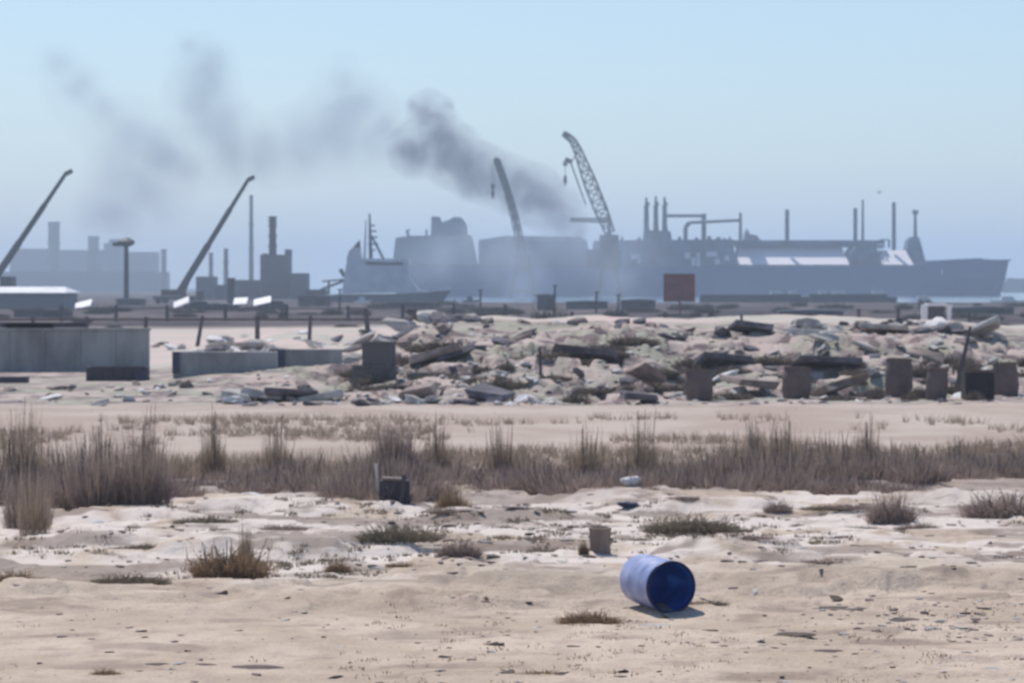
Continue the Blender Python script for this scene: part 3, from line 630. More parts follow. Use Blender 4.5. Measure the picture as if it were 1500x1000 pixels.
# ================================================================ WALL AND CONCRETE BLOCKS ON THE LEFT
conc = mat('grey_concrete', (.36, .36, .37), .9, (.17, .16, .17), .9, bump=.2, stretch=(1, 1, .35), lo=.3, hi=.6); conc_dark = mat('dark_concrete', (.05, .045, .06), .9, (.08, .07, .09), .8)
conc_pale = mat('pale_concrete', (.62, .60, .56), .9, (.5, .47, .45), 1.5)
def slab(name, px0, px1, y0, y1, depth, m, label, cat, parts=(), group=None, bevel=.03, ang=0):
    """y1 is the row where it meets the ground"""
    d = D(y1); x = X((px0+px1)/2, d); g = Hh(x, d)
    w_, h_ = S(px1-px0, d), S(y1-y0, d)
    o = thing(name, (x, d, g), label, cat, group, ang)
    mb = MB(); mb.box((0, depth/2, h_/2-.1), (w_, depth, h_+.2)); mb.build('body', m, o, bevel=bevel)
    return o, w_, h_, d
o, w_, h_, d = slab('perimeter_wall', -40, 218, 484, 545, .35, conc, 'long plain grey concrete wall at the left edge', 'wall')
mb = MB(); mb.box((0, .17, h_+.05), (w_+.1, .5, .1)); mb.build('coping', conc, o)
for k in range(1, 5):
    mb = MB(); mb.box((-w_/2+w_*k/5, -.03, h_/2), (.12, .08, h_)); mb.build('pilaster', conc, o)
mb = MB(); mb.box((w_*.06-1.2, .2, h_+.22), (3.6, .3, .2)); mb.box((-w_*.18, .2, h_+.18), (2.0, .3, .25)); mb.build('loose_capping', conc_dark, o)
def trough(px0, px1, y0, y1, dep, label, m):
    d = D(y1); x = X((px0+px1)/2, d); g = Hh(x, d); w_, h_ = S(px1-px0, d), S(y1-y0, d)
    o = thing('open_skip', (x, d, g), label, 'skip')
    mb = MB(); t_ = .08
    mb.box((0, t_/2, h_/2), (w_, t_, h_)); mb.box((0, dep-t_/2, h_/2), (w_, t_, h_))
    for s_ in (-1, 1): mb.box((s_*(w_/2-t_/2), dep/2, h_/2), (t_, dep-2*t_-.01, h_))
    mb.box((0, dep/2, .05), (w_-2*t_-.01, dep-2*t_-.01, .08)); mb.build('shell', m, o)
    for k in range(6): mb = MB(); mb.box((-w_/2+w_*(k+.5)/6, -.04, h_/2), (.08, .08, h_*.95)); mb.build('rib', m, o)
    mb = MB(); mb.tube((w_/2-.25, -.14, h_*.45), (w_/2-.25, .02, h_*.45), .22, n=12); mb.build('hub', tug_dark, o)
trough(126, 214, 537, 557, 1.2, 'dark open skip standing before the right end of the grey wall', conc_dark)
slab('dark_plank_stack', -20, 38, 552, 561, .8, conc_dark, 'low dark plank stack at the left edge under the grey wall', 'planks')
o, w_, h_, d = slab('concrete_barrier', 253, 405, 529, 560, .7, conc, 'long grey concrete barrier with a black left end', 'barrier')
mb = MB(); mb.box((-w_/2+.12, -.05, h_/2), (.26, .1, h_*1.02)); mb.build('end_plate', tug_dark, o)
for k in range(9):
    pass
o, w_, h_, d = slab('concrete_barrier', 406, 500, 524, 553, .7, conc, 'greyer shorter barrier right of the black-ended one', 'barrier')
mb = MB(); mb.box((-w_/2+.15, -.04, h_/2), (.3, .08, h_)); mb.build('end_plate', tug_dark, o)
# stacked dark blocks
blockd = mat('dark_stacked_block', (.13, .12, .13), .9, (.13, .12, .12), .8)
for (a, c, y0, y1, lab) in ((516, 542, 535, 572, 'dark upright block at the left foot of the block stack'), (543, 580, 529, 570, 'dark block at the right foot of the block stack'), (530, 574, 500, 529, 'top dark block of the stack right of the barriers'), (600, 650, 546, 573, 'flat grey-brown block half buried right of the block stack'), (676, 712, 506, 548, 'tall brown-grey block leaning on the berm face'), (724, 795, 532, 552, 'long dark slab sunk in the rubble below the thin leaning pole')):
    d = D(574) if a < 640 and y1 < 574 else D(568); x = X((a+c)/2, d); zt, zb = Z(y0, d), Z(y1, d)
    if zb > .6: zb = zb
    o = thing('stacked_block', (x, d, zb), lab, 'block', rz=random.uniform(-.15, .15)); w_ = S(c-a, d)
    mb = MB(); mb.box((0, .4, (zt-zb)/2-.15), (w_, .9, zt-zb+.3)); mb.box((0, .4, zt-zb-.05), (w_*1.05, 1.0, .1)); mb.build('body', blockd, o, bevel=.04)
# thin poles
for px, y0, y1, lab in ((793, 508, 565, 'thin leaning dark pole stuck in the rubble'), (1088, 474, 506, 'short dark stake on top of the berm'), (1400, 478, 535, 'thick dark stake leaning right among the ridge rocks')):
    d = 104 if y1 > 510 else 122; x = X(px, d); g = Hh(x, d); ln = .25 if px == 1400 else -.06
    mb = MB(); mb.tube((0, 0, -.2), (ln*(2 if px == 1400 else 1), 0, max(.5, Z(y0, d)-g)), .06 if px != 1400 else .1, .05, 7); o = mb.build('dark_stake', post_m); o.location = (x, d, g); tag(o, lab, 'stake')

# ================================================================ OLD DRUMS IN THE BERM
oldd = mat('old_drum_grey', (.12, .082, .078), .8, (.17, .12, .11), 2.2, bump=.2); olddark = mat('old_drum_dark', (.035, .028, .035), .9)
def drum_mesh(r, h_, rim=.03):
    bl = lambda t: r*(.84+.18*math.sin(math.pi*(.12+.80*t)))
    pr = [(0, 0), (bl(0)*.95, 0)]
    for k in range(13):
        t = k/12; pr.append((bl(t)*(1.035 if k in (4, 8) else 1), .02+t*(h_-.05)))
    pr += [(bl(1)*1.05, h_-.02), (bl(1)*1.05, h_), (bl(1)*.95, h_), (bl(1)*.93, h_-.08), (0, h_-.08)]
    mb = MB(); mb.lathe(pr, n=22); return mb
def old_drum(px, y0, y1, w_, label, tilt=0, yaw=0, dark=False, square=False):
    d = D(y1) if y1 > 560 else 103.0; x = X(px, d); g = Z(y1, d)
    r = S(w_, d)/2; h_ = S(y1-y0, d)
    o = thing('old_drum', (x, d, g-.05), label, 'drum', 'old drums set in the berm face'); o.rotation_euler = (R(-6), tilt, yaw)
    if square:
        mb = MB(); t_ = .05
        mb.box((0, .5, h_/2), (2*r, .06, h_)); [mb.box((s_*(r-.03), .0, h_/2), (.06, .93, h_)) for s_ in (-1, 1)]; mb.box((0, 0, .03), (2*r-.13, .93, .06)); mb.box((0, -.5, h_*.45), (2*r, .06, h_*.9))
        mb.build('body', olddark, o)
        mb = MB(); mb.box((0, -.55, h_*.93), (2*r+.06, .06, .08)); mb.build('rim', oldd, o)
    else:
        mb = drum_mesh(r, h_); mb.build('body', olddark if dark else oldd, o, smooth=True)
        mb = MB(); rr = r*(.84+.18*math.sin(math.pi*.92)); mb.lathe([(rr*1.06, h_-.06), (rr*1.10, h_-.02), (rr*1.08, h_+.02), (rr*1.0, h_+.02)], n=22); mb.build('rim', oldd, o)
    return o
old_drum(1025, 540, 586, 40, 'wide old drum leaning slightly, leftmost in the berm face', R(-3))
old_drum(1166, 536, 583, 42, 'wide old drum second from left in the berm face', R(3))
old_drum(1316, 524, 582, 40, 'tallest old drum with a pale patch of dirt on top', R(2))
old_drum(1346, 541, 563, 22, 'dark hollow between two standing drums, filled by a small black drum', 0, 0, True)  # black drum put in as the dark hollow between its neighbours
old_drum(1371, 538, 586, 32, 'narrow old drum right of the small black opening', R(4))
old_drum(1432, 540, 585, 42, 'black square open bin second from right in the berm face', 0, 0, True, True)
old_drum(1474, 530, 580, 38, 'round-bottomed old drum rightmost in the berm face', R(-2))
old_drum(891, 534, 567, 34, 'short grey drum tilted back left of the dark hollow', R(9))

# ================================================================ RUBBLE
rock_m = [mat('rubble_pale', (.56, .53, .50), .95, (.32, .29, .27), 2.5, bump=.3), mat('rubble_tan', (.34, .27, .24), .95, (.20, .155, .145), 2.5, bump=.3),
          mat('rubble_grey', (.17, .155, .18), .95, (.09, .08, .095), 2.5, bump=.3), mat('rubble_white', (.78, .76, .76), .8, (.6, .57, .58), 2.5)]
import bmesh
def rock_mesh(k, flat=1.0, ang=False):
    bm = bmesh.new(); bmesh.ops.create_icosphere(bm, subdivisions=2 if not ang else 1, radius=.5)
    off = Vector((k*7.1, k*3.3, k*1.7))
    for v in bm.verts:
        n_ = mnoise.noise(v.co*2.2+off); n2 = mnoise.noise(v.co*5+off)
        v.co *= 1+.75*n_+.25*n2; v.co.z *= flat; v.co.x *= 1.15
    me = bpy.data.meshes.new('rubble_rock'); bm.to_mesh(me); bm.free(); return me
RM = []
for k in range(16):
    me = rock_mesh(k, random.choice((.55, .75, .4)), k % 3 == 0); me.materials.append(rock_m[[0, 0, 1, 2, 3, 0, 1, 2][k % 8]]); RM.append(me)
def rock(name, me, x, y, s_, label, cat, group, sink=.2, rot=True):
    o = bpy.data.objects.new(name, me); COL.objects.link(o)
    z = Hh(x, y)
    o.location = (x, y, z+s_[2]*.5*.5*(1-sink)-.02); o.scale = s_
    o.rotation_euler = (random.uniform(-.4, .4), random.uniform(-.4, .4), random.uniform(0, 6.28)) if rot else (0, 0, random.uniform(-.3, .3))
    return tag(o, label, cat, group)
POOL = []
def scatter(n, pxr, yr, size, kinds, label, group, name='rubble_rock'):
    for i in range(n):
        px = random.uniform(*pxr); d = random.uniform(*yr); s_ = random.uniform(*size)*random.choice((.6, .8, 1, 1.3))
        POOL.append((s_/d, name, random.choice(kinds), X(px, d), d, (s_*random.uniform(.9, 1.8), s_, s_*random.uniform(.6, 1)), label, group))
def flush_pool():
    POOL.sort(key=lambda t: -t[0])
    for t in POOL[:285]: rock(t[1], RM[t[2]], t[3], t[4], t[5], t[6], 'rock', t[7])
    mb = MB(); mi = []
    rs = random.Random(4)
    items = [(t[3], t[4], t[5], t[2]) for t in POOL[285:]]
    for k in range(900):                         # crushed chips between the rocks
        px = rs.uniform(330, 1500) if k % 3 else rs.uniform(560, 820); d = rs.uniform(94, 118); s_ = rs.uniform(.06, .2); items.append((X(px, d), d, (s_*rs.uniform(1, 2), s_, s_*.7), rs.randrange(16)))
    zs = height(np.array([q[0] for q in items]), np.array([q[1] for q in items]))
    for (x, y, sc_, k), z in zip(items, zs):
        me = RM[k] if len(RM[k].vertices) < 20 else RM[0] if len(RM[0].vertices) < 20 else RM[k]
        M = Matrix.Translation((x, y, z+sc_[2]*.2)) @ Matrix.Rotation(rs.uniform(0, 6), 4, 'Z') @ Matrix.Rotation(rs.uniform(-.4, .4), 4, 'X') @ Matrix.Diagonal((*sc_, 1))
        mb.add([M @ v.co for v in me.vertices], [tuple(p.vertices) for p in me.polygons]); mi += [min(3, k % 4)]*len(me.polygons)
    o = mb.build('crushed_rubble', rock_m[0]); [o.data.materials.append(q) for q in rock_m[1:]]; o.data.polygons.foreach_set('material_index', mi); tag(o, 'crushed chips and small rubble strewn over the berm', 'rubble', kind='stuff')
pale = [0, 1, 5, 8, 9, 13, 4, 12]; dk = [3, 7, 11, 15]; tan = [2, 6, 10, 14]
scatter(170, (560, 815), (94, 108), (.14, .42), pale+pale+dk+dk, 'broken rubble piece in the mottled pile in the middle of the berm foot', 'rubble pile at the berm foot')
scatter(70, (320, 560), (93, 101), (.14, .45), pale+tan+dk, 'pale rubble piece in the low heap before the concrete barriers', 'rubble before the barriers')
scatter(75, (1165, 1470), (109, 124), (.25, .8), pale+tan+dk, 'boulder on the ridge above the old drums', 'boulders on the berm ridge')
scatter(130, (815, 1500), (98, 112), (.14, .5), pale+tan+dk+dk, 'earthy rock scattered on the berm face around the drums', 'rocks on the berm face')
scatter(45, (560, 1120), (110, 122), (.2, .6), tan+dk, 'brown rock high on the left half of the berm', 'rocks on the upper berm')
scatter(75, (225, 700), (120, 220), (.35, 1.3), pale+dk+dk, 'rock lying on the sand between the barriers and the fence', 'rocks before the fence')
scatter(40, (0, 330), (93, 112), (.15, .5), pale+dk+tan, 'small rock strewn on the track edge below the grey wall', 'rocks below the grey wall')
flush_pool()
# broken flat slabs tilted on the heap
for i, (px, py, w_, h_, tl, k) in enumerate([(430, 594, 70, 8, .03, 2), (395, 585, 60, 10, .12, 0), (470, 586, 62, 10, -.15, 0), (350, 578, 40, 9, .2, 0), (612, 580, 50, 12, -.2, 1), (665, 545, 55, 10, -.3, 2), (935, 580, 50, 9, .1, 2), (950, 550, 42, 8, .5, 1), (1060, 540, 70, 10, .15, 2), (860, 520, 90, 10, .1, 2), (640, 520, 80, 10, -.25, 1), (1100, 515, 60, 10, .2, 2), (1210, 530, 90, 8, .05, 2), (1360, 500, 80, 9, -.18, 0), (1300, 490, 70, 9, .1, 0), (1200, 495, 80, 9, .05, 0), (1425, 500, 80, 10, -.4, 0), (1100, 560, 60, 10, .1, 1), (1230, 565, 70, 12, -.3, 1), (720, 575, 60, 10, .2, 2), (560, 545, 40, 10, .2, 2)]):
    d = 96 if py > 570 else 101 if py > 545 else 108 if py > 515 else 117; x = X(px, d)
    mb = MB(); mb.box((0, 0, 0), (S(w_, d), random.uniform(1.2, 2.2), S(h_, d))); 
    bmv = [(vx+random.uniform(-.15, .15), vy+random.uniform(-.2, .2), vz+random.uniform(-.06, .06)) for vx, vy, vz in mb.v]; mb.v = bmv
    o = mb.build('broken_slab', rock_m[k], bevel=.04); o.location = (x, d, max(Hh(x, d)+.15, Z(py, d))); o.rotation_euler = (random.uniform(-.25, .1), tl, random.uniform(-.3, .3))
    tag(o, 'broken flat slab lying tilted in the rubble of the berm', 'slab', 'broken slabs in the berm')

# ================================================================ VEGETATION
def mesh_blades(n, rad, hgt, spread, wd, seed, bend=.3, bushy=0.0):
    rs = random.Random(seed); vs = []; fs = []
    for i in range(n):
        a = rs.uniform(0, 6.28); rr = rad*math.sqrt(rs.random()); bx, by = rr*math.cos(a), rr*math.sin(a)*.7
        h_ = hgt*rs.uniform(.35, 1)*(1-.45*(rr/rad)**2) if rs.random() > .05 else hgt*rs.uniform(.9, 1.35)
        az = rs.uniform(0, 6.28); ln = rs.gauss(0, spread)*h_; tx, ty = bx+ln*math.cos(az)+bx*.25, by+ln*math.sin(az)*.7+by*.25
        b0 = 0.0
        if bushy and rs.random() < bushy:
            b0 = rs.uniform(0, .6)*h_
        wz = rs.uniform(0, 3.14); cw, sw = math.cos(wz)*wd, math.sin(wz)*wd*.6
        z1 = b0+(h_-b0)*.55; mx, my = bx*.5+tx*.5+rs.gauss(0, bend*.1), by*.5+ty*.5
        k = len(vs)
        vs += [(bx-cw, by-sw, b0), (bx+cw, by+sw, b0), (mx+cw*.8, my+sw*.8, z1), (mx-cw*.8, my-sw*.8, z1), (tx, ty, h_*rs.uniform(.93, 1))]
        fs += [(k, k+1, k+2, k+3), (k+3, k+2, k+4)]
        if bushy:
            for _ in range(3):
                zz = rs.uniform(.3, 1)*h_; t_ = zz/h_; px_, py_ = bx+(tx-bx)*t_, by+(ty-by)*t_; q = wd*3.2; a2 = rs.uniform(0, 6.28); k = len(vs)
                dx, dy, dz = math.cos(a2)*q, math.sin(a2)*q*.8, rs.uniform(-.3, 1)*q
                vs += [(px_, py_, zz), (px_+dx, py_+dy, zz+dz), (px_+dx*1.6, py_+dy*1.6, zz+dz*.4+q*.4)]; fs += [(k, k+1, k+2)]
    me = bpy.data.meshes.new('foliage'); me.from_pydata(vs, [], fs); me.update(); return me
def veg_mat(name, c1, c2, tip):
    m = bpy.data.materials.new(name); m.use_nodes = True; N = m.node_tree.nodes; L = m.node_tree.links; b = N['Principled BSDF']; b.inputs['Roughness'].default_value = .9; b.inputs['Specular IOR Level'].default_value = .1
    tc = N.new('ShaderNodeNewGeometry'); nz = N.new('ShaderNodeTexNoise'); nz.inputs['Scale'].default_value = 1.6; nz.inputs['Detail'].default_value = 3; L.new(tc.outputs['Position'], nz.inputs['Vector'])
    r = N.new('ShaderNodeValToRGB'); L.new(nz.outputs[0], r.inputs[0]); r.color_ramp.elements[0].position = .35; r.color_ramp.elements[1].position = .62
    r.color_ramp.elements[0].color = (*c1, 1); r.color_ramp.elements[1].color = (*c2, 1)
    mx = N.new('ShaderNodeMix'); mx.data_type = 'RGBA'; mr = N.new('ShaderNodeMath'); mr.operation = 'GREATER_THAN'; mr.inputs[1].default_value = .8
    L.new(tc.outputs['Random Per Island'], mr.inputs[0]); L.new(mr.outputs[0], mx.inputs[0]); L.new(r.outputs[0], mx.inputs[6]); mx.inputs[7].default_value = (*tip, 1); L.new(mx.outputs[2], b.inputs['Base Color'])
    tr = N.new('ShaderNodeBsdfTranslucent'); L.new(mx.outputs[2], tr.inputs[0]); ms = N.new('ShaderNodeMixShader'); ms.inputs[0].default_value = .42; L.new(b.outputs[0], ms.inputs[1]); L.new(tr.outputs[0], ms.inputs[2]); L.new(ms.outputs[0], N['Material Output'].inputs[0])
    return m
reed_m = veg_mat('dry_reed', (.27, .205, .165), (.37, .29, .22), (.50, .40, .29))
reed_b = veg_mat('dry_reed_dark', (.235, .18, .175), (.32, .25, .225), (.45, .355, .285))
brown_m = veg_mat('brown_bush', (.20, .13, .085), (.28, .19, .12), (.40, .30, .2))
olive_m = veg_mat('olive_mat', (.14, .125, .09), (.22, .18, .14), (.32, .26, .2))
stem_m = mat('dry_stem', (.16, .12, .10), .9)
def clump(name, me, x, y, s_, label, cat, group, rz=None):
    o = bpy.data.objects.new(name, me); COL.objects.link(o); o.location = (x, y, Hh(x, y)-.03); o.rotation_euler = (0, 0, random.uniform(0, 6.28) if rz is None else rz); o.scale = s_
    return tag(o, label, cat, group)
def protos(base_mat, n, count, rad, hgt, spread, wd, bushy=0):
    out = []
    for k in range(n):
        f = mesh_blades(count, rad, hgt, spread, wd, 100+k+int(rad*97)+int(count), bushy=bushy); f.materials.append(base_mat)
        sm = MB()
        for i in range(9):
            a = random.uniform(0, 6.28); r_ = rad*.6*random.random(); x0, y0 = r_*math.cos(a), r_*math.sin(a); sm.tube((x0, y0, 0), (x0*1.5+random.gauss(0, .08), y0*1.5, hgt*random.uniform(.8, 1.25)), .012, .005, 4)
        vs = [tuple(v.co) for v in f.vertices]; fs = [tuple(p.vertices) for p in f.polygons]; n0 = len(vs); nf = len(fs)
        g_ = bpy.data.meshes.new('foliage'); g_.from_pydata(vs+sm.v, [], fs+[tuple(q+n0 for q in fa) for fa in sm.f]); g_.materials.append(base_mat); g_.materials.append(stem_m)
        mi = np.zeros(len(g_.polygons), int); mi[nf:] = 1; g_.polygons.foreach_set('material_index', mi)
        out.append(g_)
    return out
P_dense = protos(reed_b, 4, 900, .85, 1.0, .16, .011, .5)
P_reed = protos(reed_m, 4, 380, .7, 1.0, .16, .009, .3)
P_tall = protos(reed_m, 3, 420, .42, 1.0, .13, .009, .2)
def band_base(px):
    pts = [(-60, 748), (0, 746), (230, 742), (300, 722), (430, 722), (500, 740), (590, 738), (660, 708), (700, 708), (760, 724), (880, 728), (1050, 720), (1300, 716), (1380, 702), (1560, 692)]
    for (a, b_), (c, e) in zip(pts, pts[1:]):
        if a <= px <= c: return b_+(e-b_)*(px-a)/(c-a)
    return 700
def band_top(px):
    pts = [(-60, 655), (30, 650), (60, 640), (120, 660), (210, 665), (260, 690), (350, 672), (420, 660), (520, 665), (560, 645), (600, 640), (640, 650), (668, 670), (680, 705), (700, 690), (740, 672), (850, 650), (930, 668), (1050, 650), (1100, 636), (1200, 645), (1300, 640), (1400, 640), (1560, 640)]
    for (a, b_), (c, e) in zip(pts, pts[1:]):
        if a <= px <= c: return b_+(e-b_)*(px-a)/(c-a)
    return 660
px = -50.0; k = 0
GR = 'dry reed clumps in the long row behind the salt flat'
while px < 1555:
    by = band_base(px); tp_ = band_top(px)
    if 664 < px < 712: px += 20; continue
    if random.random() < .10: px += 16
    for row, (dy, pr, sc_) in enumerate(((0, P_dense, .55), (-12, P_dense, .78), (-34, P_reed, 1.0))):
        d = D(by+dy+random.uniform(-4, 4)); g = 0; top = Z(tp_+random.uniform(-10, 14), d)
        h_ = max(.35, top)*sc_*random.choice((.7, .9, 1.0, 1.06, 1.15))
        clump('reed_clump', random.choice(pr), X(px+random.uniform(-16, 16), d), d+random.uniform(-.6, .6), (random.uniform(.5, .95), random.uniform(.7, 1.0), h_), 'dry brown-grey reed clump, one of the dense row crossing the picture behind the salt flat', 'reeds', GR)
    px += random.uniform(30, 38); k += 1
for px, ytop, lab in ((35, 600, 'tall reed tuft near the left edge reaching up to the track'), (150, 612, 'tall slanting reed tuft second from the left'), (212, 605, 'tall dark reed tuft left of the light gap'), (312, 604, 'lone thin tall reed stalks left of centre'), (405, 620, 'single short upright stalks left of the rounded bush'), (640, 610, 'sparse tall stalks beside the rounded bush'), (735, 618, 'slanting tall stalks at the right of the sandy gap'), (860, 625, 'thin tall stalks left of the drum behind the flat'), (940, 612, 'thin tall stalks straight behind the blue drum'), (1110, 615, 'tall feathery tuft right of the blue drum'), (1150, 610, 'tall feathery tuft right neighbour of the first one'), (1268, 612, 'tall pale stalks in the right half of the reed row'), (1405, 640, 'tall stalks near the right edge of the reed row'), (15, 640, 'reed tuft cut by the left edge')):
    d = D(band_base(px)-20); h_ = Z(ytop, d)
    clump('tall_reed_tuft', random.choice(P_tall), X(px, d), d, (.8, .8, h_*.95), lab, 'reeds', None)
# rounded bush in the band
P_round = protos(reed_b, 1, 2600, .8, 1.0, .25, .012, .9)
for px, py, yt, sc_, lab in ((40, 772, 668, .5, 'dark reed clump standing forward of the row at the far left'), (150, 756, 655, .6, 'reed clump bulging forward of the row, second from the left edge'), (212, 757, 640, .5, 'tall reed clump at the step in the row left of the salt flat'), (120, 752, 650, .6, 'reed clump between the two forward ones on the left')):
    d = D(py); clump('reed_clump', random.choice(P_dense), X(px, d), d, (sc_, sc_, Z(yt, d)), lab, 'reeds', None)
d = D(705); clump('rounded_bush', P_round[0], X(578, d), d, (.62, .6, Z(628, d)), 'rounded purple-brown bush bulging above the reed row left of the sandy gap', 'bush', None)
# overhanging clump on the left
d = D(782); clump('drooping_reeds', P_reed[1], X(50, d), d, (.42, .4, Z(672, d)), 'dark reed clump standing forward of the row near the left edge', 'reeds', None)
# low foreground bushes
P_bush = protos(brown_m, 2, 900, .5, .5, .5, .010, .9)
P_olive = protos(olive_m, 3, 1000, .6, .35, .6, .010, .9)
P_grey = protos(reed_b, 2, 900, .5, .5, .45, .010, .9)
def low(name, pr, px, py, wpx, hpx, lab, depth=.7):
    d = D(py); w_ = S(wpx, d); base_w = 1.25 if pr is P_olive else 1.1; base_h = .42 if pr is P_olive else .55
    clump(name, random.choice(pr), X(px, d), d, (w_/base_w, w_/base_w*depth, S(hpx, d)/base_h), lab, 'bush', None, rz=0)
low('brown_bush', P_bush, 338, 840, 120, 56, 'rusty brown low bush on the left foreground sand', .5)
low('brown_bush', P_tall, 360, 822, 30, 36, 'upright brown twigs rising from the back of the rusty low bush')
low('low_bush', P_olive, 585, 803, 120, 30, 'long flat olive bush mat in front of the sandy gap', .5)
low('low_bush', P_grey, 672, 815, 70, 30, 'grey-brown flat bush at the right end of the long olive mat', .5)
low('low_bush', P_olive, 1010, 778, 130, 34, 'wide flat olive-brown bush behind the blue drum', .5)
low('low_bush', P_grey, 1140, 752, 44, 22, 'small dark bush just in front of the reed row, right of the drum')
low('low_bush', P_grey, 1305, 764, 76, 50, 'grey tapering bush standing alone before the reed row on the right')
low('low_bush', P_grey, 1465, 755, 120, 42, 'broad dark bush at the right edge of the salt flat')
low('low_bush', P_olive, 190, 852, 110, 20, 'flat thin olive bush streak left of the rusty bush', .4)
low('low_bush', P_bush, 20, 858, 90, 26, 'flat reddish bush at the left edge of the foreground', .4)
low('low_bush', P_bush, 495, 832, 40, 22, 'small red-brown bush right of the rusty low bush')
low('low_bush', P_bush, 590, 825, 50, 12, 'thin reddish mat below the long olive mat', .5)
low('low_bush', P_olive, 300, 785, 90, 14, 'thin olive mat on the salt crust left of centre', .4)
low('low_bush', P_olive, 215, 805, 110, 10, 'thin dark mat low on the salt crust at left', .4)
for i in range(46):
    px = random.uniform(-20, 1520); py = random.uniform(745, 842)
    if 880 < px < 1060 and py > 790: continue
    d = D(py); w_ = S(random.uniform(25, 110), d)
    clump('dead_mat', random.choice(P_olive+P_grey), X(px, d), d, (w_/1.25, w_/1.25*.45, S(random.uniform(4, 9), d)/.42), 'thin dead plant mat lying flat on the pale crust', 'plant mat', 'dead plant mats on the salt crust')
for i in range(16):
    px = random.uniform(-20, 1520); py = random.uniform(880, 990)
    if 900 < px < 1060: continue
    d = D(py); w_ = S(random.uniform(25, 90), d)
    clump('dead_mat', random.choice(P_bush), X(px, d), d, (w_/1.1, w_/1.1*.4, S(random.uniform(3, 6), d)/.5), 'thin brown litter mat lying flat on the sandy track', 'plant mat', 'litter mats on the track')
low('low_bush', P_bush, 862, 912, 95, 22, 'dead twig mat directly left of the blue drum', .6)
low('low_bush', P_bush, 855, 808, 16, 28, 'tiny dry plant beside the weathered stump')
low('low_bush', P_bush, 662, 750, 50, 42, 'ragged brown bush right of the dark crate')
low('low_bush', P_olive, 1035, 893, 60, 8, 'low sprig mat right of the drum mouth, put in as drum shadow', .5)  # thin dark mat laid where the drum's cast shadow falls
low('low_bush', P_bush, 155, 988, 46, 14, 'low dark sprig at the bottom left')
low('low_bush', P_bush, 800, 985, 90, 10, 'flat sprig mat at the bottom centre', .5)
low('low_bush', P_olive, 790, 788, 80, 10, 'thin olive mat left of the weathered stump', .5)
low('low_bush', P_olive, 1230, 752, 110, 10, 'thin brown mat between the two grey bushes on the right', .5)
low('low_bush', P_olive, 795, 802, 60, 9, 'small dark mat lower left of the weathered stump', .5)
P_berm = protos(veg_mat('berm_shadow_brush', (.09, .07, .065), (.17, .14, .115), (.27, .23, .19)), 3, 420, .5, .5, .5, .022, .9)  # dead brush in dark tones, also standing in for shadow pits between rocks
for i in range(100):
    px = random.uniform(520, 1500); d = random.uniform(97, 111); w_ = random.uniform(.5, 2.0)
    clump('berm_shadow_brush', random.choice(P_berm), X(px, d), d, (w_, .7, random.uniform(.3, .9)), 'low dead brown brush between the rocks of the berm, doubling as shadow pits', 'bush', 'dark brush and shadow pits on the berm')
# far scrub: dark bushes by the fence
P_far = protos(veg_mat('far_bush', (.05, .055, .05), (.085, .08, .075), (.12, .11, .1)), 2, 900, .6, 1.0, .3, .03, .9)
for px, wpx, ytop, lab in ((760, 18, 459, 'narrow dark bush left one of the cluster behind the berm'), (797, 44, 455, 'largest dark bush of the cluster behind the berm'), (826, 22, 457, 'rounded dark bush right one of the cluster behind the berm'), (1045, 16, 457, 'single dark bush right of the red board'), (615, 40, 462, 'dark tangled bush at the fence left of the cluster'), (1130, 26, 468, 'low dark bush behind the stake on the berm')):
    d = 235; h_ = Z(ytop, d)-Hh(X(px, d), d); w_ = S(wpx, d)
    clump('dark_bush', random.choice(P_far), X(px, d), d, (w_/1.2, w_/1.2, h_), lab, 'bush', None)
for i in range(90):
    px = random.uniform(-20, 1520); py = random.choice((random.uniform(446, 470), random.uniform(452, 482))); d = D(py)
    if px < 230 and d < 200: continue
    w_ = S(random.uniform(10, 55), d)/1.2
    clump('low_scrub', random.choice(P_far), X(px, d), d, (w_, w_, S(random.uniform(3, 10), d)), 'low dark scrub patch on the plain between the berm and the harbour', 'bush', 'dark scrub patches on the plain')
for px, py, w_, h_, lab in ((190, 446, 40, 9, 'long low dark shed at the foot of the lamp mast'), (318, 452, 60, 8, 'long low dark shed left of the paired canopies'), (600, 450, 70, 8, 'low dark shed below the bow of the grey vessel'), (800, 452, 26, 22, 'dark upright cabin at the foot of the left harbour crane'), (860, 450, 60, 10, 'low brown shed between the two harbour cranes'), (935, 452, 50, 14, 'low brown shed left of the red board'), (460, 447, 46, 14, 'low brown shed beside the brown store'), (1190, 462, 90, 8, 'long low mauve shed below the middle of the tanker'), (1440, 458, 90, 8, 'long low shed near the right edge'), (60, 462, 80, 10, 'low dark shed before the white-roofed hall')):
    d = D(py+2); x = X(px, d); W, H_ = S(w_, d), S(h_, d); o = thing('low_shed', (x, d, Hh(x, d)), lab, 'shed')
    mb = MB(); mb.box((0, 2, H_/2-.1), (W, 4, H_+.2)); mb.build('wall', plant_b, o)
    mb = MB(); mb.prism([(-W/2-.3, H_+.02), (W/2+.3, H_+.02), (W/2+.3, H_+.14), (0, H_+.3), (-W/2-.3, H_+.14)], -.3, 4.3); mb.build('roof', plant_m, o)
    mb = MB(); mb.box((W*.2, -.03, H_*.4), (min(2.2, W*.3), .08, H_*.8)); mb.build('door', car_dark, o)
